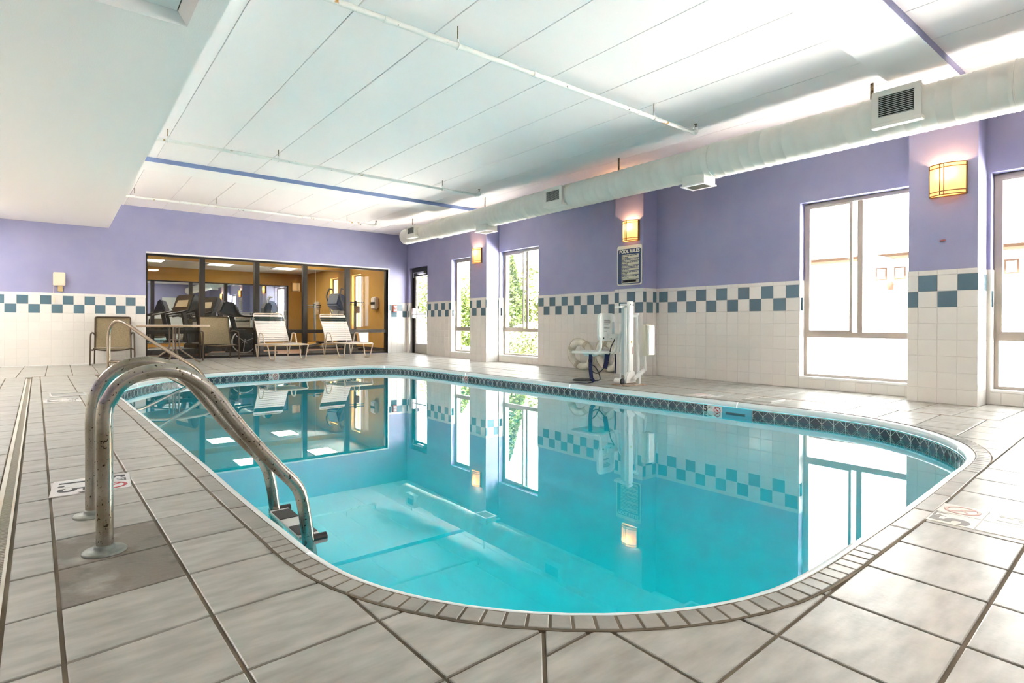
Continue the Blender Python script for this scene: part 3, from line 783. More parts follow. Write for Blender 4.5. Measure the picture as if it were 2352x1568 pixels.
for (y0, y1, z0, z1, n_) in ((1.575,1.945,2.50,2.785,11),(5.895,6.275,2.485,2.735,10),(10.16,10.51,2.53,2.755,9)):
    xf = 5.605; ym = (y0+y1)/2; fr = .052
    v = part('side_register', MB().box(xf+.012, DX, y0+.008, y1-.008, z0+.008, z1-.008), DUCT, DU, bevel=.003)
    part('frame', MB().box(xf,xf+.014,y0,y1,z0,z0+fr).box(xf,xf+.014,y0,y1,z1-fr,z1).box(xf,xf+.014,y0,y0+fr,z0+fr,z1-fr).box(xf,xf+.014,y1-fr,y1,z0+fr,z1-fr), DUCT, v, bevel=.003)
    part('throat', B(xf+.0095,xf+.0115,y0+fr,y1-fr,z0+fr,z1-fr), DUCTIN, v)
    lo = MB()
    for k in range(n_):
        z = z0+fr+(z1-z0-2*fr)*(k+.5)/n_; lo.add([(xf+.001,y0+fr,z-.002),(xf+.001,y1-fr,z-.002),(xf+.009,y1-fr,z+.004),(xf+.009,y0+fr,z+.004),(xf+.001,y0+fr,z-.005),(xf+.001,y1-fr,z-.005)], [(0,1,2,3),(4,5,1,0)])
    part('louvres', lo, LOUV, v, kind='stuff')
    part('lower_lip', B(xf-.002,DX-.1,y0-.005,y1+.005,z0-.03,z0+.004), DUCT, v, bevel=.004)
for (y0, y1) in ((3.66,3.975),(7.83,8.185)):
    hw = .125; zb_ = 2.345
    v = part('bottom_outlet', B(DX-hw+.012,DX+hw-.012,y0+.012,y1-.012,zb_+.004,DZ), DUCT, DU, bevel=.003)
    part('frame', MB().box(DX-hw,DX+hw,y0,y0+.035,zb_,zb_+.014).box(DX-hw,DX+hw,y1-.035,y1,zb_,zb_+.014).box(DX-hw,DX-hw+.035,y0+.035,y1-.035,zb_,zb_+.014).box(DX+hw-.035,DX+hw,y0+.035,y1-.035,zb_,zb_+.014), CEILW, v)
    part('throat', B(DX-hw+.035,DX+hw-.035,y0+.035,y1-.035,zb_+.002,zb_+.004), M('outlet dark', (.10,.095,.07), .7), v)
for yy in (2.02, 5.03, 8.06, 10.65):
    part('hanger_strap', MB().box(DX+.005,DX+.009,yy-.014,yy+.014,DZ+dr(yy)-.004,ZC), ROD, DU)

# ------------------------------------------------------------------ wall sconces
SL = ['lit wall sconce on the far pillar beside the exit door','lit wall sconce above the pool rules sign','lit wall sconce on the nearest pillar at the right']
def sconce_parts(s, w=.285, h=.295, lit=True):
    n_ = 14; R = .19; hw = w/2; c0 = sqrt(R*R-hw*hw); arc = []
    for i in range(n_+1):
        a = -math.asin(hw/R)+2*math.asin(hw/R)*i/n_; arc.append((R*sin(a), -(R*cos(a)-c0)-.035))
    # local: face looks to -y, back at y=0
    g = MB(); g.sheet([[(x,y,0) for x,y in arc],[(x,y,h) for x,y in arc]]); g.sheet([[(x,y+.004,h) for x,y in arc],[(x,y+.004,0) for x,y in arc]])
    for sx in (0, n_): x = arc[sx][0]; g.box(x-.002, x+.002, -.037, -.004, 0, h)
    part('shade', g, SHADE, s)
    b = MB()
    for z in (.002, .036, h-.036, h-.002): b.tube([(x*1.01, y-.003, z) for x,y in arc], .0046, 6)
    for xx in (-.045, -.012):
        y = -(sqrt(R*R-xx*xx)-c0)-.039; b.tube([(xx,y,0),(xx,y,h)], .0046, 6)
    for x, y in (arc[0], arc[-1]): b.box(x-.004,x+.004,y-.004,-.001,-.002,h+.002)
    part('bars', b, BRASS, s)
    part('back_plate', B(-hw,hw,-.004,0,-.004,h+.004), BRASS, s)
    part('base_cap', B(-hw+.01,hw-.01,-.05,-.004,.004,.008), SHADE, s)
def sconce(loc, rz, label, warm=1.):
    s = thing('wall_sconce', label, 'sconce', loc, rz, 'warm wall sconces')
    sconce_parts(s)
    l = bpy.data.lights.new('sconce_light', 'POINT'); l.color = (1,.56,.26); l.energy = SCONCE_W*warm; l.shadow_soft_size = .02
    o = bpy.data.objects.new('sconce_light', l); COL.objects.link(o); o.location = (0,-.052,.20); o.parent = s
for i, y in enumerate((9.325, 5.42, 1.625)): sconce((XF+.005, y, 1.968), -pi/2, SL[i])
sconce((XL+.012, 9.6, 1.968), pi/2, 'lit wall sconce on the left wall near the far end, outside the frame')
sconce((XL+.012, 5.0, 1.968), pi/2, 'lit wall sconce halfway along the left wall, outside the frame')  # unseen sconce added for more light on the left
sconce((2.6, YF+.012, 1.968), pi, 'lit wall sconce on the wall behind the viewpoint')  # unseen sconce added for more light from behind

# ------------------------------------------------------------------ gym behind the glass
YG = 16.85; GXL = .75; GC = 2.5
GW = thing('window_5', 'five bay dark framed glass wall in front of the gym', 'window', kind='structure')
y0, y1 = YB+.05, YB+.15
mul = [2.285, 3.329, 4.353, 5.35]
fr = MB().box(GX0,GX0+.03,y0,y1,GZ0,GZ1).box(GX1-.035,GX1,y0,y1,GZ0,GZ1).box(GX0,GX1,y0,y1,GZ1-.035,GZ1).box(GX0,GX1,y0,y1,GZ0,GZ0+.045)
part('frame', fr, BRONZE, GW, bevel=.003)
part('rail', B(GX0,GX1,y0+.004,y1-.004,.535,.61), BRONZE, GW, bevel=.003)
for m in mul: part('mullion', B(m-.05,m+.05,y0-.006,y1,GZ0,GZ1), BRONZE, GW, bevel=.003)
xs = [GX0+.015]+mul+[GX1-.015]
for a, b in zip(xs[:-1], xs[1:]):
    for z0, z1 in ((GZ0+.03,.56),(.60,GZ1-.02)): part('pane', B(a+.03,b-.03,y0+.05,y0+.056,z0,z1), GGLASS, GW)
part('surround', MB().box(GX1,GX1+.035,YB-.004,y0,0,GZ1+.03).box(GX0-.0,GX1+.035,YB-.004,y0,GZ1,GZ1+.03), SILL, GW)
tag(part('floor_gym', B(GXL,XR+.3,YB+.19,YG,-.05,.0), GFLOOR), 'brown gym floor behind the glass', 'floor', kind='structure')
tag(part('ceiling_gym', B(GXL,XR+.3,YB+.19,YG+.1,GC,GC+.1), GCEIL), 'gym ceiling behind the glass', 'ceiling', kind='structure')
gw = MB().box(GXL-.1,GXL,YB+.19,YG+.1,0,GC).box(GXL,XR+.3,YG,YG+.1,0,GC)
tag(part('wall_gym', gw, ORANGE), 'ochre gym walls behind the glass', 'wall', kind='structure')
gr = MB().box(XR,T1,YB+.19,15.65,0,GC).box(XR,T1,16.3,YG+.1,0,GC).box(XR,T1,15.65,16.3,0,.6).box(XR,T1,15.65,16.3,2.2,GC)
gr.box(GXL,GX0,YB+.19,YB+.2,0,GC).box(GX1,XR,YB+.19,YB+.2,0,GC).box(GX0,GX1,YB+.19,YB+.2,GZ1,GC)
tag(part('wall_gym_right', gr, ORANGE), 'ochre gym wall with a narrow window', 'wall', kind='structure')
tag(part('baseboard_gym', MB().box(GXL,XR,YG-.015,YG,0,.10).box(XR-.015,XR,YB+.2,YG,0,.10), GBASE), 'black gym baseboard', 'baseboard', kind='structure')
w6 = thing('window_6', 'narrow window in the ochre gym wall', 'window', kind='structure')
part('frame', MB().box(6.98,7.04,15.65,15.70,.6,2.2).box(6.98,7.04,16.25,16.3,.6,2.2).box(6.98,7.04,15.70,16.25,2.15,2.2).box(6.98,7.04,15.70,16.25,.6,.66), ALU, w6)
part('pane', B(7.0,7.006,15.70,16.25,.66,2.15), GLASS, w6)
mi = thing('wall_mirror', 'large mirror covering the gym back wall', 'mirror', (0,YG,0))
part('mirror_glass', B(GXL,XR-.02,-.012,-.004,.25,2.35), MIRROR, mi)
part('mirror_trim', MB().box(GXL,XR-.02,-.016,-.003,2.35,2.362).box(GXL,XR-.02,-.016,-.003,.235,.25).box(5.98,5.99,-.0135,-.011,.25,2.35), SILVER, mi)
for i, x in enumerate((2.0, 3.76, 5.6)):
    t = thing('ceiling_light_panel', ['gym ceiling light panel over the treadmills','gym ceiling light panel over the exercise bike','gym ceiling light panel nearest the gym window wall'][i], 'light', (x,15.2,GC), group='gym ceiling lights')
    part('diffuser', B(-.30,.30,-.43,.43,-.012,0), GLIGHT, t)
    part('trim', MB().box(-.33,-.30,-.46,.46,-.016,0).box(.30,.33,-.46,.46,-.016,0).box(-.30,.30,-.46,-.43,-.016,0).box(-.30,.30,.43,.46,-.016,0), GCEIL, t)

# ------------------------------------------------------------------ outside
OG = tag(part('ground_outside', B(T1-.02, 70, -30, 70, -.25, -.06), ASPH), 'pale paving outside the windows', 'ground', kind='structure')
part('lawn', MB().box(14, 60, 16, 60, -.1, -.04), LAWN, OG)
bt = thing('evergreen_tree', 'tall pointed bright green evergreen outside the window beside the far pillar', 'tree', (10.05,12.72,-.05))
def leaves(mb, pts, size, n_each=1):
    for p in pts:
        for _ in range(n_each):
            a, b = random.uniform(0,2*pi), random.uniform(-1,1); d1 = Vector((cos(a)*sqrt(1-b*b), sin(a)*sqrt(1-b*b), b)); d2 = d1.orthogonal().normalized()
            s = size*random.uniform(.6,1.3); P = Vector(p); mb.add([P-d2*s*.35, P+d1*s*.5, P+d2*s*.35, P-d1*s*.5], [(0,1,2,3)])
def conic(h, r, n_):
    out = []
    for _ in range(n_):
        t = random.random()**1.4; a = random.uniform(0,2*pi); rr = r*(1-t)**.8*(.75+.3*random.random())*(1+.12*sin(a*5+t*20)); out.append((rr*cos(a), rr*sin(a), .12+h*t))
    return out
mb = MB(); leaves(mb, conic(2.85,.66,10500), .105); part('foliage', mb, LEAFY, bt, kind='stuff')
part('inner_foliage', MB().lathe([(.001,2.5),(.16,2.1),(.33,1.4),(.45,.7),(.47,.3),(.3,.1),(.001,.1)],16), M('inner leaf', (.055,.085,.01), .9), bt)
part('trunk', MB().tube([(0,0,-.02),(0,0,1.6)], [.05,.02], 8), BARK, bt)
b2 = thing('small_evergreen', 'lower bushy evergreen seen through the narrow window by the exit door', 'tree', (10.0,15.1,-.05))
mb = MB(); leaves(mb, conic(1.75,.75,6500), .10); part('foliage', mb, LEAFY, b2, kind='stuff'); part('trunk', MB().tube([(0,0,-.02),(0,0,1.0)], [.05,.02], 8), BARK, b2)
b3 = thing('low_shrub', 'low rounded shrub below the evergreen outside the sliding window', 'shrub', (9.4,11.0,-.05))
pts = []
for _ in range(2600):
    v = Vector((random.gauss(0,1),random.gauss(0,1),random.gauss(0,1))).normalized(); k = .8+.2*random.random(); pts.append((v.x*.62*k, v.y*.9*k, .42+v.z*.42*k))
mb = MB(); leaves(mb, pts, .09); part('foliage', mb, LEAF2, b3, kind='stuff'); part('stem', MB().tube([(0,0,-.02),(0,0,.4)], .03, 8), BARK, b3)
def tree(x, y, h, r, label):
    t = thing('leafy_tree', label, 'tree', (x,y,-.05), group='trees beyond the lawn'); pts = []
    for c in range(14):
        cxx = Vector((random.uniform(-.6,.6)*r, random.uniform(-.6,.6)*r, h*random.uniform(.35,.82)))
        for _ in range(330):
            v = Vector((random.gauss(0,1),random.gauss(0,1),random.gauss(0,1))).normalized(); pts.append(cxx+v*r*.55*(.7+.4*random.random()))
    mb = MB(); leaves(mb, pts, .34); part('crown', mb, LEAF2, t, kind='stuff')
    part('trunk', MB().tube([(0,0,-.02),(.1,0,h*.3),(0,.1,h*.6)], [.18,.13,.06], 10), BARK, t)
for i, (x, y, h, r) in enumerate([(26,30,4.6,2.6),(27,38,4.8,3.0),(29,47,6.2,3.2),(32,55,6.4,3.4),(24,24.5,3.6,2.0),(33,64,7,3.6)]):
    tree(x, y, h, r, ['pale leafy tree right of the evergreen outside','pale leafy tree straight behind the small evergreen','pale leafy tree behind the narrow window pane','pale leafy tree seen through the exit door glass','smallest pale tree at the right of the sliding window','farthest pale tree beyond the exit door'][i])
bd = thing('building', 'long pale building with a brown eave line across the paving', 'building', (22,0,-.06))
part('wall', B(0,9,-14,12.5,0,3.05), SIDING, bd)
part('eave', B(-.35,.02,-14.2,12.7,3.05,3.22), FASCIA, bd)
part('roof', MB().add([(-.40,-14.3,3.22),(-.40,12.8,3.22),(4.5,12.8,4.3),(4.5,-14.3,4.3),(9.4,-14.3,3.22),(9.4,12.8,3.22)], [(0,1,2,3),(3,2,5,4)]).add([(-.40,-14.3,3.21),(-.40,12.8,3.21),(9.4,12.8,3.21),(9.4,-14.3,3.21)], [(0,3,2,1)]), ROOFM, bd)
for yy in (6.75, 7.3, 3.3, 3.9):
    w_ = part('window', B(-.04,.02,yy-.17,yy+.17,2.35,2.78), BWIN, bd); part('pane', B(-.05,-.04,yy-.12,yy+.12,2.4,2.73), GGREY, w_)
part('wall_lamp', MB().lathe([(.001,0),(.09,.02),(.11,.22),(.05,.3),(.001,.32)],12,(-.1,7.0,2.0)), BWIN, bd)
rl = thing('railing', 'thin black metal railing outside beside the small evergreen', 'railing', (9.0,0,-.06))
for k in range(9): part('post', MB().tube([(0,14.6+.35*k,0),(0,14.6+.35*k,1.15)], .014, 6), RAIL, rl)
for z in (.25,1.13): part('rail', MB().beam((0,14.5,z),(0,17.5,z),.03,.03), RAIL, rl)

# ------------------------------------------------------------------ grab rail ladder
LA = thing('pool_ladder', 'rust speckled stainless grab rails arching over the pool edge', 'ladder', (0,0,0))
pn = [(0.118, 0), (0.118, 0.12), (0.118, 0.25), (0.118, 0.445), (0.134, 0.495), (0.163, 0.541), (0.217, 0.571), (0.288, 0.578), (0.354, 0.558), (0.427, 0.496), (0.496, 0.396), (0.58, 0.282), (0.66, 0.185), (0.717, 0.12), (0.744, 0.068), (0.758, -0.003), (0.771, -0.093), (0.795, -0.3), (0.797, -0.85)]
pf = [(0.104, 0), (0.104, 0.12), (0.104, 0.25), (0.104, 0.39), (0.118, 0.472), (0.157, 0.536), (0.212, 0.572), (0.286, 0.581), (0.355, 0.562), (0.417, 0.512), (0.481, 0.432), (0.557, 0.325), (0.636, 0.228), (0.706, 0.142), (0.743, 0.078), (0.761, 0.002), (0.772, -0.073), (0.795, -0.3), (0.797, -0.85)]
for y, P in ((2.255, pn), (2.71, pf)):
    g = part('grab_rail', MB().tube(crom([(a, y, b) for a, b in P], 4), .0238, 18), STEEL, LA)
    part('flange', MB().lathe([(.001,.030),(.026,.022),(.029,.018),(.031,.010),(.052,.008),(.060,.005),(.062,.001),(.062,0)], 32, (P[0][0], y, .001)), FLANGE, g)
for z in (-.107, -.40, -.69):
    x0 = .785+.012*(z < -.2)
    t = part('tread', MB().box(x0-.045, x0+.05, 2.275, 2.69, z-.018, z), GLIGHTG, LA, bevel=.008)
    for a, b in ((2.30,2.42),(2.53,2.66)): part('grip_pad', B(x0-.038, x0+.043, a, b, z, z+.003), BLACK, t, bevel=.002)
    for yy in (2.255, 2.71): part('tread_bracket', MB().tube([(x0-.03,yy,z-.012),(x0+.06,yy,z-.012)], .020, 12), BLACK, t)
for yy in (2.255, 2.71): part('bumper', MB().tube([(.70,yy,-.82),(.797,yy,-.82)], .018, 10), BLACK, LA)

# far stair handrail
HR = thing('stair_handrail', 'bronze toned pool stair handrail in front of the left chair', 'handrail', (.545,9.45,0), atan2(-.68,.785))
part('upper_rail', MB().tube(crom([(-.008,0,-.02),(-.008,0,.2),(-.01,0,.45),(-.004,0,.61),(.03,0,.715),(.105,0,.768),(.19,0,.755),(.30,0,.693),(.45,0,.592),(.662,0,.459),(.9,0,.318),(1.115,0,.195),(1.27,0,.08),(1.33,0,-.05),(1.34,0,-.3)],5), .0225, 14), STEEL2, HR)
part('lower_rail', MB().tube(fil([(-.008,0,.218),(.42,0,.216),(1.03,0,-.085),(1.3,0,-.22)],.12), .0205, 12), STEEL2, HR)
part('flange', MB().lathe([(.001,.02),(.024,.02),(.028,.012),(.055,.007),(.06,.0)],24,(-.008,0,.001)), FLANGE, HR)

# ------------------------------------------------------------------ sling chairs and table
def chair(label, loc, rz):
    c = thing('sling_chair', label, 'chair', loc, rz, 'sling chairs by the gym glass')
    for sx in (-1, 1):
        part('leg', MB().tube(fil([(sx*.325,-.27,0),(sx*.315,-.25,.545),(sx*.305,.0,.565)],.06), .013, 10), BROWN, c)
        part('leg', MB().tube(fil([(sx*.275,.20,0),(sx*.27,.17,.30),(sx*.265,.25,.58)],.05), .0125, 10), BROWN, c)
        part('arm', MB().tube(fil([(sx*.305,.0,.565),(sx*.295,.12,.562),(sx*.268,.235,.53)],.05), .014, 10), BROWN, c)
    part('back_frame', MB().tube(fil([(-.27,.12,.285),(-.268,.24,.56),(-.265,.30,.848),(.265,.30,.848),(.268,.24,.56),(.27,.12,.285)],.03), .0125, 10), BROWN, c)
    part('seat_frame', MB().tube(fil([(-.27,.15,.29),(-.275,-.27,.285)],.01), .0125, 8).tube(fil([(.27,.15,.29),(.275,-.27,.285)],.01), .0125, 8).tube([(-.275+.055*i, -.27, .285-.035*(1-((i-5)/5)**2)) for i in range(11)], .0115, 8).tube([(-.275,-.27,.262),(-.30,-.26,.262)], .01, 6).tube([(-.325,-.262,.27),(-.27,-.262,.275)],.01,6).tube([(.325,-.262,.27),(.27,-.262,.275)],.01,6), BROWN, c)
    part('seat', MB().sheet([[(-.265+.053*i, -.275+.043*j, .292-.035*(1-((i-5)/5)**2)*(1-abs(j-4)/9)+.004*j/10) for i in range(11)] for j in range(10)]), SLING, c)
    part('backrest', MB().sheet([[(-.258+.0516*i, .135+(.165*t if t < .0 else .12*min(1,t/.5)+.06*max(0,(t-.5)/.5))+.02*(1-((i-5)/5)**2), .295+.555*t) for i in range(11)] for t in [j/12 for j in range(13)]]), SLING, c)
    return c
chair('brown sling chair against the white tiled wall behind the handrail', (.775,12.50,zf(.775,12.5)), radians(-4))
chair('brown sling chair in front of the gym glass right of the table', (2.49,12.50,zf(2.5,12.5)), radians(2))
TB = thing('patio_table', 'low round patio table with pale top in front of the glass', 'table', (1.66,11.95,zf(1.66,11.95)))
part('table_top', MB().lathe([(.001,.690),(.565,.690),(.572,.684)],48), TTOP, TB)
part('edge_band', MB().lathe([(.572,.684),(.580,.680),(.580,.652),(.566,.648),(.001,.652)],48), TEDGE, TB)
for k in range(4):
    a = k*pi/2-.38; d = Vector((cos(a), sin(a), 0))
    part('leg', MB().tube(fil([d*.075+Vector((0,0,.655)), d*.075+Vector((0,0,.25)), d*.40+Vector((0,0,.012)), d*.43+Vector((0,0,.012))],.09), .0145, 10), TLEG, TB)
part('hub', MB().tube([(.09*cos(2*pi*k/20), .09*sin(2*pi*k/20), .42) for k in range(20)], .009, 6, closed=True), TLEG, TB)

# ------------------------------------------------------------------ loungers
def lounger(label, loc, rz):
    L_ = thing('strap_lounger', label, 'lounger', loc, rz, 'strap loungers by the gym glass')
    w = .318; hb, sb = (.74,.31), (1.12,.93)
    part('seat_frame', MB().tube(fil([(-w,.92,.27),(-w,.60,.315),(-w,-.16,.305),(w,-.16,.305),(w,.60,.315),(w,.92,.27)],.05), .0145, 10).tube([(-w,.92,.27),(w,.92,.27)], .0115, 8).tube([(-w,.45,.285),(w,.45,.285)], .010, 8), CREAM, L_)
    for s in (-1, 1):
        x = s*(w+.006)
        part('leg', MB().tube(fil([(x,-.155,.30),(x-s*.02,-.06,.012),(x-s*.02,.15,.012),(x,.27,.315)],.045), .0125, 10), CREAM, L_)
        part('leg', MB().tube(fil([(x,.40,.31),(x+s*.012,.50,.52),(x+s*.012,.66,.525),(x-s*.01,.82,.012),(x,.91,.285)],.05), .0125, 10), CREAM, L_)
    d = Vector((0, sb[0]-hb[0], sb[1]-hb[1])); Ld = d.length; d.normalize(); nrm = Vector((0,-d.z,d.y))
    P = lambda t, x, o=0: Vector((x, hb[0], hb[1]))+d*t*Ld+nrm*o
    part('back_frame', MB().tube(fil([P(0,-w+.018),P(1,-w+.018),P(1,w-.018),P(0,w-.018)],.05), .0135, 10), CREAM, L_)
    part('back_brace', MB().tube(fil([P(.45,-w+.05,-.02),(-w+.05,.93,.29),(w-.05,.93,.29),P(.45,w-.05,-.02)],.03), .008, 8), CREAM, L_)
    n_ = 13
    for k in range(n_):
        t = .05+.90*(k+.5)/n_; hh = .021
        c = P(t,0,.010); dark = k in (n_-3, n_-2-1+0) or k == n_-2
        dark = k in (n_-3, n_-2)
        sag = random.uniform(-.006,.002)
        rows = [[Vector((xx,0,0))+c+d*e*hh+nrm*(.006*1+sag*(1-(xx/w)**2)) for xx in (-w+.008,-w*.5,0,w*.5,w-.008)] for e in (-1,1)]
        mb = MB().sheet(rows); mb.sheet([[p-nrm*.004 for p in r] for r in rows[::-1]])
        part('strap', mb, DGREEN if dark else STRAP, L_, label='dark green strap' if dark else None)
    for k in range(15):
        y = -.12+.83*(k+.5)/15; z = .318+.008*(y > .6)
        rows = [[Vector((xx, y+e*.022, z-.010*(1-(xx/w)**2))) for xx in (-w-.004,-w*.5,0,w*.5,w+.004)] for e in (-1,1)]
        mb = MB().sheet(rows); mb.sheet([[p-Vector((0,0,.004)) for p in r] for r in rows[::-1]])
        part('strap', mb, STRAP, L_)
    return L_
lounger('cream strap lounger nearer the patio table, raised back', (3.585,11.58,zf(3.6,11.9)), radians(5))
lounger('cream strap lounger nearer the exit door, raised back', (4.985,11.60,zf(5,11.9)), radians(5))

# ------------------------------------------------------------------ pool lift
LF = thing('pool_lift', 'white pool lift with seat and navy straps at the pool side', 'pool lift', (0,0,0))
part('base_plate', MB().prism([(5.33,4.44),(5.66,4.42),(5.68,4.70),(5.34,4.74)],.0015,.012), M('rusty plate', (.66,.56,.44), .6, var=(.35,.20,.10), scale=14), LF, bevel=.003)
m_ = part('mast', MB().box(5.435,5.545,4.562,4.645,.12,.965), LIFTG, LF, bevel=.006)  # white mast darkened by colour to stand for its shaded side
part('mast_front', MB().box(5.452,5.55,4.535,4.575,.10,1.03), LIFTW, m_, bevel=.008)
part('side_channel', MB().box(5.425,5.440,4.555,4.585,.10,.95), LIFTW, m_, bevel=.003)
part('top_cap', MB().box(5.37,5.47,4.60,4.70,.945,.972).box(5.44,5.56,4.55,4.67,.975,1.0), LIFTW, m_, bevel=.006)
for (x,z) in ((5.475,.99),(5.53,.985),(5.475,.16)): part('bolt', MB().lathe([(.001,.004),(.008,.004),(.009,0)],10,(x,4.531,z),ax='y'), BLACK, m_)
part('warning_mark', MB().prism([(-.014,0),(.014,0),(0,.03)],0,.0015), M('warning yellow', (.62,.46,.03), .5), m_, loc=(5.50,4.534,.52), rot=(pi/2,0,0))
part('red_decal', B(5.518,5.524,4.533,4.536,.38,.47), RED, m_)
part('pivot_bracket', MB().prism([(5.40,.03),(5.58,.03),(5.60,.10),(5.56,.17),(5.45,.17),(5.41,.11)],-.035,.0), LIFTW, LF, bevel=.006, rot=(pi/2,0,0), loc=(0,4.53,0)).matrix_basis
part('rear_bracket', MB().prism([(5.42,.012),(5.60,.012),(5.60,.12),(5.45,.14)],-.012,.012), LIFTW, LF, bevel=.004, rot=(pi/2,0,0), loc=(0,4.66,0))
part('brace_arm', MB().beam((5.50,4.50,.075),(5.72,4.49,.195),.035,.045).beam((5.62,4.52,.012),(5.62,4.52,.12),.05,.05), LIFTW, LF, bevel=.006)
w_ = part('wheel', MB().lathe([(.001,-.05),(.036,-.05),(.04,-.045),(.04,.045),(.036,.05),(.001,.05)],24,(5.345,4.60,.055),ax='y'), LIFTW, LF)
part('end_cap', MB().lathe([(.001,-.012),(.030,-.012),(.036,-.008),(.036,.012),(.03,.014)],24,(5.345,4.545,.055),ax='y'), BLACK, w_)
part('actuator', MB().tube([(5.62,4.53,.20),(5.605,4.54,.86)], .017, 14).tube([(5.62,4.53,.12),(5.618,4.53,.5)], .024, 14), LIFTW, LF)
part('actuator_head', MB().beam((5.60,4.54,.85),(5.56,4.56,.85),.04,.03).lathe([(.001,.885),(.03,.885),(.032,.875),(.02,.86)],14,(5.605,4.54,0)), LIFTW, LF)
part('second_rod', MB().tube([(5.70,4.47,.17),(5.675,4.48,.45)], .013, 10), LIFTW, LF)
bx = part('battery_box', MB().prism([(5.645,4.50),(5.645,4.425),(5.755,4.40),(5.76,4.50)],.36,.745), BOXC, LF, bevel=.012)
part('front_cover', MB().prism([(5.665,4.425),(5.668,4.40),(5.77,4.385),(5.775,4.412)],.37,.735), LIFTW, bx, bevel=.008)
part('red_button', MB().lathe([(.001,.016),(.014,.014),(.016,0)],14,(5.735,4.394,.42),ax='y'), RED, bx)
part('status_lights', MB().lathe([(.001,.004),(.005,.003),(.006,0)],8,(5.73,4.394,.48),ax='y').lathe([(.001,.004),(.005,.003),(.006,0)],8,(5.73,4.394,.505),ax='y'), LIFTG, bx)
# seat
def rrect(x0, x1, z0, z1, r, n_=5):
    out = []
    for cx0, cz0, a0 in ((x1-r,z0+r,-90),(x1-r,z1-r,0),(x0+r,z1-r,90),(x0+r,z0+r,180)):
        for i in range(n_+1): a = radians(a0+90*i/n_); out.append((cx0+r*cos(a), cz0+r*sin(a)))
    return out
bk = part('backrest', MB().prism(rrect(5.18,5.50,.54,.885,.07),-.018,.018), LIFTW, LF, bevel=.012, rot=(radians(84),0,0), loc=(0,4.84,.06))
bk.matrix_local = Matrix.Translation((0,4.80,.0)) @ Matrix.Rotation(pi/2,4,'X')
part('handle_slot', MB().prism(rrect(5.43,5.468,.60,.78,.018),.018,.021), LIFTG, bk)
tx = MB()
for i, (w0, z) in enumerate([(.10,.80),(.11,.79),(.12,.778),(.11,.766),(.08,.75),(.06,.71),(.10,.70),(.05,.66)]): tx.box(5.28,5.28+w0,z-.0035,z+.0035,.0182,.0195)
part('instruction_print', tx, INK, bk, kind='stuff')
part('bolts', MB().lathe([(.001,.024),(.009,.024),(.010,.018)],10,(5.27,.575,0)).lathe([(.001,.024),(.009,.024),(.010,.018)],10,(5.41,.575,0)), BLACK, bk)
st = part('seat', MB().prism([(x,y) for x,y in rrect(5.14,5.54,4.80,5.25,.06)],.375,.405), LIFTW, LF, bevel=.012)
for x in (5.22, 5.50): part('seat_arm', MB().tube(fil([(x,4.785,.58),(x,4.78,.43),(x,4.86,.36),(x,5.05,.362)],.06), .017, 10), LIFTW, LF)
part('mast_arm', MB().tube(fil([(5.50,4.62,.70),(5.52,4.74,.62),(5.52,4.75,.40)],.07), .019, 12).beam((5.34,4.77,.60),(5.52,4.77,.60),.03,.05), LIFTW, LF)
def strapm(P, w): 
    mb = MB()
    for a, b in zip(P[:-1], P[1:]): mb.beam(a, b, w, .004, up=(1,.35,.1))
    return mb
part('long_belt', strapm([(5.20,4.93,.37),(5.20,4.935,.20),(5.205,4.92,.07),(5.22,4.89,.03)], .05).add([(5.195,4.895,.032),(5.245,4.885,.032),(5.22,4.96,.010),(5.17,4.98,.010),(5.10,5.22,.006),(5.14,5.23,.006)],[(0,1,2,3),(3,2,5,4)]).add([(5.195,4.895,.028),(5.245,4.885,.028),(5.22,4.96,.006),(5.17,4.98,.006),(5.10,5.22,.003),(5.14,5.23,.003)],[(3,2,1,0),(4,5,2,3)]), NAVY, LF)
part('buckle', B(5.172,5.232,4.925,4.945,.27,.31), NAVY, LF, bevel=.004)
part('short_belt', strapm([(5.40,4.84,.37),(5.39,4.84,.28),(5.375,4.85,.19)], .06), NAVY, LF)
part('thin_belt', strapm([(5.53,4.82,.37),(5.55,4.83,.28),(5.555,4.84,.12)], .018), NAVY, LF)
part('control_cable', MB().tube(crom([(5.49,4.79,.56),(5.43,4.80,.46),(5.42,4.82,.36),(5.44,4.9,.22),(5.40,5.0,.12),(5.32,5.05,.17),(5.30,5.03,.23),(5.36,5.0,.20),(5.42,4.98,.08),(5.50,5.1,.012),(5.30,5.3,.010),(5.42,5.42,.010),(5.60,5.3,.010)],5), .007, 6), CABLE, LF)

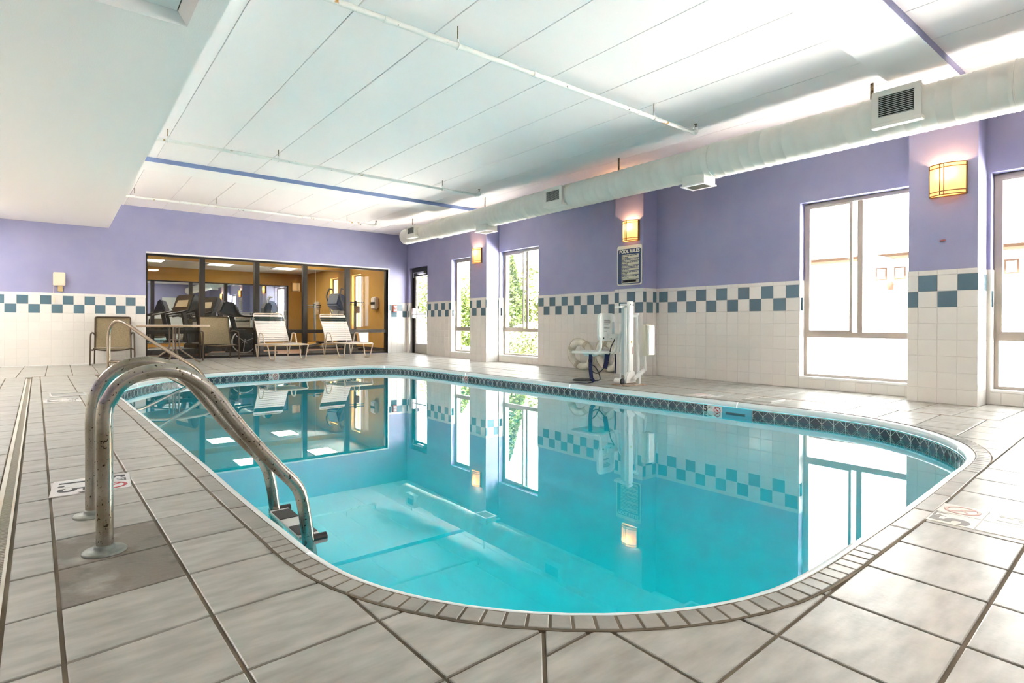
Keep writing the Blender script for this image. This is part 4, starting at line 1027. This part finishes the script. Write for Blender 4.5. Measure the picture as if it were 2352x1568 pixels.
# life rings
def ring(label, loc, az, lean, roll_):
    t = thing('life_ring', label, 'life ring', loc, 0, 'life rings by the pool lift')
    Mx = Matrix.Rotation(az,3,'Z') @ Matrix.Rotation(pi/2-lean,3,'X')
    R0, r0_ = .205, .052
    c = Vector((0,0,R0+r0_-.003)) if False else Vector((0,0,(R0)*cos(lean)+r0_))
    part('ring_body', MB().torus(c, R0, r0_, Mx, 40, 14), RING, t)
    for k in range(4):
        a = roll_+k*pi/2; p = Mx @ Vector((R0*cos(a), R0*sin(a), 0))+c
        tt = Mx @ Vector((-sin(a), cos(a), 0)); n1_ = Mx @ Vector((cos(a), sin(a), 0)); n2_ = Mx @ Vector((0,0,1))
        mb = MB()
        for o in (-.022, 0, .022): mb.tube([p+tt*o+(n1_*cos(b)+n2_*sin(b))*(r0_+.005) for b in [2*pi*i/18 for i in range(18)]], .007, 6, closed=True)
        part('rope_band', mb, ROPE, t)
    mb = MB(); pts = []
    for i in range(80):
        a = roll_+2*pi*i/80; s = abs(sin(2*(a-roll_))); pts.append(Mx @ Vector(((R0+r0_+.008+.016*s)*cos(a), (R0+r0_+.008+.016*s)*sin(a), -.01*s))+c)
    mb.tube(pts, .006, 6, closed=True)
    part('grab_rope', mb, ROPE, t)
ring('off white life ring leaning on the wall, half behind the lift seat', (6.70,6.56,.001), pi/2+.12, radians(14), .6)
ring('off white life ring behind the lift seat, closer to the pillar', (6.70,5.985,.001), pi/2-.1, radians(13), .2)

# ------------------------------------------------------------------ signs and wall boxes
SG = thing('pool_rules_sign', 'blue and white pool rules sign below the middle sconce', 'sign', (XF-.006,5.683,1.325), -pi/2)
part('board', MB().prism(rrect(0,.46,0,.585,.03),-.004,.004), SIGNW, SG).matrix_local = Matrix.Rotation(pi/2,4,'X')
part('blue_panel', MB().prism(rrect(.018,.442,.018,.535,.03),.004,.0055), SIGNB, SG).matrix_local = Matrix.Rotation(pi/2,4,'X')
text('POOL RULES', .066, SIGNW, 'lettering', SG, Matrix.Translation((.232,-.006,.497)) @ Matrix.Rotation(pi/2,4,'X'), bold=.0022)
zz = .452
for i, n_ in enumerate((2,1,2,1,1,2,2,2)):
    h = .024*n_+.006
    s = part('rule_strip', MB().box(.088,.408,-.0072,-.0054,zz-h,zz), SIGNC, SG)
    li = MB()
    for k in range(n_):
        x = .096; e = .39 if (k < n_-1 or n_ == 1 and i != 4) else .22
        while x < e-.02:
            w = random.uniform(.018,.05); w = min(w, e-x); li.box(x,x+w,-.0080,-.0071,zz-.014-.024*k-.005,zz-.014-.024*k+.005); x += w+.007
    part('print_lines', li, SIGNL, s, kind='stuff')
    part('bullet', MB().lathe([(.001,.0022),(.011,.0022),(.011,0)],14,(.048,-.0055,zz-h/2),ax='y'), BULLET, SG)
    zz -= h+.009
part('bottom_strip', B(.11,.36,-.0072,-.0054,.045,.098), SIGNC, SG)
for x, z in ((.02,.565),(.44,.565),(.02,.02),(.44,.02)): part('screw', MB().lathe([(.001,.004),(.008,.003),(.009,0)],10,(x,-.004,z),ax='y'), BLACK, SG)
EB = thing('wall_box', 'ivory pull box with a dangling cord on the end wall', 'wall box', (.017,YB+.005,1.40))
part('housing', MB().prism(rrect(-.085,.085,0,.235,.02),0,.095), IVORY, EB, bevel=.008, rot=(pi/2,0,0))
part('cover_plate', MB().prism(rrect(-.06,.07,.03,.205,.012),.095,.101), IVORY, EB, rot=(pi/2,0,0))
part('conduit', MB().box(-.02,.05,-.06,-.005,-.10,.0), M('brass conduit', (.55,.42,.20), .5), EB, bevel=.006)
part('pull_cord', MB().tube([(-.075,-.05,0),(-.078,-.045,-.12),(-.075,-.04,-.2)], .004, 6).lathe([(.001,-.30),(.014,-.29),(.014,-.21),(.001,-.2)],10,(-.075,-.04,0)), IVORY, EB)
FP = thing('fire_alarm_pull', 'small red and white fire alarm pull beside the glass wall', 'alarm', (6.535,YB-.001,1.045))
part('housing', B(-.055,.055,-.045,0,0,.17), M('alarm red', (.50,.06,.05), .4), FP, bevel=.008)
part('face', B(-.045,.045,-.052,-.044,.02,.15), WHITET, FP, bevel=.004)
part('handle', MB().box(-.03,.03,-.058,-.05,.06,.08).box(-.03,-.018,-.058,-.05,.08,.13).box(.018,.03,-.058,-.05,.08,.13), RED, FP)
part('wall_anchor', MB().lathe([(.001,.006),(.012,.005),(.014,0)],12,(XF+.003,1.66,1.555),ax='x').tube([(XF-.002,1.69,1.55),(XF-.004,1.645,1.553)],.007,8), M('anchor red', (.42,.14,.12), .6), tag(bpy.data.objects['pillar_3'],None))

# ------------------------------------------------------------------ deck markers and skimmer lids
def marker(name, label, loc, rz, w, h, items, mat=WHITET, split=True):
    t = part(name, MB(), mat, FLOOR) if False else link(name, None, FLOOR, loc, (0,0,rz)); t['label'] = label
    a = link('x', None) ; bpy.data.objects.remove(a)
    for i in range(2):
        for j in range(2):
            pass
    return t
def marker_tiles(label, loc, rz, s, cells, mat):
    for (cx_, cy_), content in cells.items():
        M0 = Matrix.Translation(loc) @ Matrix.Rotation(rz,4,'Z') @ Matrix.Translation((cx_*s, cy_*s, 0))
        o = part('marker_tile', B(-s/2+.0015,s/2-.0015,-s/2+.0015,s/2-.0015,-.001,.0025), content.get('mat', mat), FLOOR, bevel=.001)
        o.matrix_local = M0; o['label'] = label
        for (tx_, sz, x, y, m, b) in content.get('text', ()): text(tx_, sz, m, 'numeral', o, Matrix.Translation((x, y, .0028)), extrude=.0004, bold=b)
        if 'nd' in content: nodive(o, Matrix.Translation((0,0,.0026)) @ Matrix.Scale(.25,4,(0,0,1)), .052, content['nd'])
# local +y points towards the pool
marker_tiles('white depth marker tile under the grab rails', (.122,3.225,.0), -pi/2+radians(-3), .147,
   {(-.5,-.5): {'text': [('1.',.155,.012,0,BLACK,.003)]}, (.5,-.5): {'text': [('5',.15,-.012,0,BLACK,.003),('M',.055,.052,.045,INK,.001)]},
    (-.5,.5): {'text': [('5',.13,-.022,.0,BLACK,.003),('FT',.05,.045,.035,BLACK,.001)]}, (.5,.5): {'nd': RED}}, WHITET)
marker_tiles('worn depth marker tile on the near right deck', (2.74,.565,.0), radians(2.5), .150,
   {(-.5,.5): {'text': [('5',.16,-.02,0,INK,.005),('FT',.06,.045,.045,INK,.001)]}, (.5,.5): {'nd': PINK}, (.5,-.5): {'text': [('1.5',.10,0,0,M('faded ink', (.44,.42,.36), .6),.002)]}, (-.5,-.5): {}}, WORN)
marker_tiles('white depth marker tile by the far left skimmer lid', (.035,6.94,.0), -pi/2, .14,
   {(-.5,-.5): {'text': [('1.',.14,0,0,BLACK,.003)]}, (.5,-.5): {'text': [('0',.14,0,0,BLACK,.003)]}, (-.5,.5): {'text': [('3',.13,0,0,BLACK,.003)]}, (.5,.5): {'text': [('FT',.08,0,0,BLACK,.001)]}}, WHITET)
marker_tiles('white depth marker tile by the right skimmer lid', (5.30,3.40,.0), pi/2, .14,
   {(-.5,.5): {'text': [('5',.13,0,0,INK,.003)]}, (.5,.5): {'text': [('FT',.08,0,0,INK,.001)]}, (-.5,-.5): {'text': [('1.5',.08,0,0,INK,.001)]}, (.5,-.5): {'nd': PINK}}, WHITET)
for (x, y, rz, lb) in ((.08,7.43,.03,'white square skimmer lid on the far left deck'),(5.48,2.85,.03,'pale square skimmer lid on the deck below the large window')):
    t = thing('skimmer_lid', lb, 'lid', (x,y,0), rz)
    part('rim', MB().box(-.15,.15,-.15,-.13,0,.008).box(-.15,.15,.13,.15,0,.008).box(-.15,-.13,-.13,.13,0,.008).box(.13,.15,-.13,.13,0,.008), WHITET, t, bevel=.002)
    part('cover', B(-.127,.127,-.127,.127,0,.0035), DECK, t)
    part('finger_hole', MB().lathe([(.001,.0037),(.012,.0037),(.013,.0035)],12,(.08,.08,0)), DARKLINE, t)

# ------------------------------------------------------------------ gym equipment
def treadmill(label, x, y, rz):
    t = thing('treadmill', label, 'treadmill', (x,y,0), rz, 'treadmills in the gym')
    part('deck', MB().box(-.38,.38,-.9,.75,.06,.17), GBLACK, t, bevel=.02); part('belt', B(-.25,.25,-.86,.5,.17,.178), GGREY, t)
    part('motor_hood', MB().prism([(-.36,.06),(.36,.06),(.36,.26),(-.36,.26)],.45,.85) if False else B(-.36,.36,.45,.86,.10,.28), GBLACK, t, bevel=.03)
    for s in (-1,1):
        part('upright', MB().beam((s*.36,.62,.1),(s*.34,.42,1.12),.07,.10), GBLACK, t, bevel=.01)
        part('handrail', MB().tube(fil([(s*.35,.42,1.08),(s*.35,.05,.98),(s*.34,-.22,.93)],.1), .022, 10), GBLACK, t)
    c = part('console', MB().prism([(.20,.98),(.52,1.10),(.42,1.40),(.34,1.40)],-.42,.42), GBLACK, t, bevel=.025); c.matrix_local = Matrix(((0,0,1,0),(1,0,0,0),(0,1,0,0),(0,0,0,1)))
    part('display', MB().add([(-.30,.243,1.12),(.30,.243,1.12),(.24,.318,1.33),(-.24,.318,1.33)],[(0,1,2,3)]), SCREEN, t)
    return t
treadmill('black treadmill left of the pair, its console raised behind the glass', 1.95, 14.75, radians(-75))
treadmill('black treadmill right of the pair, behind the right sling chair', 2.62, 15.75, radians(-75))
EBK = thing('exercise_bike', 'black recumbent exercise bike with a silver disc wheel', 'exercise bike', (3.28,13.9,0), radians(0))
part('base', MB().box(-.7,.75,-.05,.05,.03,.1).box(-.68,-.6,-.28,.28,.0,.05).box(.66,.74,-.28,.28,.0,.05), GGREY, EBK, bevel=.01)
w_ = part('flywheel', MB().lathe([(.001,-.03),(.22,-.03),(.24,-.02),(.24,.02),(.22,.03),(.001,.03)],36,(0,-.12,.34),ax='y'), GBLACK, EBK)
part('wheel_rim', MB().torus((0,-.12,.34),.245,.02,Matrix.Rotation(pi/2,3,'X'),40,8), GLIGHTG, w_)
for k in range(3): part('wheel_spoke', MB().beam((.22*cos(k*2.09+.4),-.16,.34+.22*sin(k*2.09+.4)),(-.06*cos(k*2.09+.4),-.16,.34-.06*sin(k*2.09+.4)),.012,.05,up=(0,1,0)), GLIGHTG, w_)
part('housing', MB().prism([(-.36,.08),(.30,.08),(.34,.30),(.05,.62),(-.25,.60)],-.08,.04), GBLACK, EBK, bevel=.02, rot=(pi/2,0,0))
part('mast', MB().beam((-.15,0,.55),(-.28,0,1.06),.09,.09), GBLACK, EBK, bevel=.01)
part('console', MB().prism([(-.52,.98),(-.16,.88),(-.10,1.0),(-.20,1.20),(-.42,1.24)],-.2,.2), GBLACK, EBK, bevel=.03, rot=(pi/2,0,0))
part('handlebar', MB().tube(fil([(-.22,-.2,1.15),(-.12,-.24,.92),(.05,-.26,.90),(.24,-.26,.92)],.06), .025, 10).tube(fil([(-.22,.2,1.15),(-.12,.24,.92),(.24,.26,.92)],.06), .025, 10), GBLACK, EBK)
part('seat', B(.22,.55,-.2,.2,.5,.6), GBLACK, EBK, bevel=.03)
part('backrest', MB().prism([(.40,.6),(.50,.58),(.60,1.2),(.48,1.24),(.42,1.1)],-.17,.17), GBLACK, EBK, bevel=.03, rot=(pi/2,0,0))
part('seat_post', MB().beam((.4,0,.08),(.4,0,.5),.08,.08), GGREY, EBK)
EL = thing('elliptical_trainer', 'pale elliptical trainer with a blue grey console near the gym window', 'elliptical', (5.45,14.0,0), radians(20))
part('base', MB().box(-.75,.75,-.06,.06,.03,.1).box(-.75,-.66,-.3,.3,0,.05).box(.66,.75,-.3,.3,0,.05), GGREY, EL, bevel=.01)
part('flywheel_cover', MB().lathe([(.001,-.1),(.24,-.1),(.27,-.07),(.27,.07),(.24,.1),(.001,.1)],30,(.42,0,.36),ax='y'), GBLACK, EL)
part('mast', MB().beam((.3,0,.4),(.12,0,1.25),.10,.10), GLIGHTG, EL, bevel=.015)
part('console', MB().prism([(-.10,1.22),(.12,1.06),(.28,1.16),(.18,1.46),(.0,1.52)],-.20,.20), GBLUE, EL, bevel=.03, rot=(pi/2,0,0))
part('shroud', MB().prism([(-.02,.80),(.26,.80),(.24,1.1),(.02,1.1)],-.13,.13), GLIGHTG, EL, bevel=.03, rot=(pi/2,0,0))
for s in (-1,1):
    part('arm_lever', MB().tube(fil([(.35,s*.24,.5),(.10,s*.26,1.1),(-.05,s*.25,1.45),(.02,s*.22,1.64),(.1,s*.2,1.62)],.08), .02, 10), GGREY, EL)
    part('pedal_arm', MB().beam((.5,s*.2,.3+.1*s),(-.6,s*.2,.2),.05,.05), GGREY, EL); part('pedal', B(-.35,-.02,s*.2-.08,s*.2+.08,.26,.30), GBLACK, EL, bevel=.01)
SCL = thing('weight_scale', 'tall brown physician scale near the gym right wall', 'scale', (6.50,15.05,0), radians(-8))
part('platform', B(-.16,.16,-.25,.25,0,.08), GBLACK, SCL, bevel=.01); part('column', B(-.03,.03,.16,.22,.08,1.36), GGREY, SCL, bevel=.005)
part('beam_bar', MB().box(-.24,.24,.14,.16,1.33,1.36).box(-.24,.24,.14,.16,1.27,1.29).box(-.03,.03,.13,.17,1.25,1.40), GBLACK, SCL); part('weight_box', B(-.02,.12,.15,.24,1.05,1.25), M('scale brown', (.28,.17,.07), .5), SCL, bevel=.01)
TD = thing('towel_dispenser', 'white dispenser with a dark band on the gym right wall', 'dispenser', (XR-.001,14.6,1.15), -pi/2)
part('body', B(-.14,.14,-.12,0,0,.34), WHITET, TD, bevel=.03); part('dark_band', B(-.13,.13,-.124,-.118,.13,.2), GBLACK, TD)
sc_ = thing('wall_sconce', 'amber sconce on the gym side of the glass wall', 'sconce', (6.62,YB+.205,1.90), pi, 'warm wall sconces'); sconce_parts(sc_)
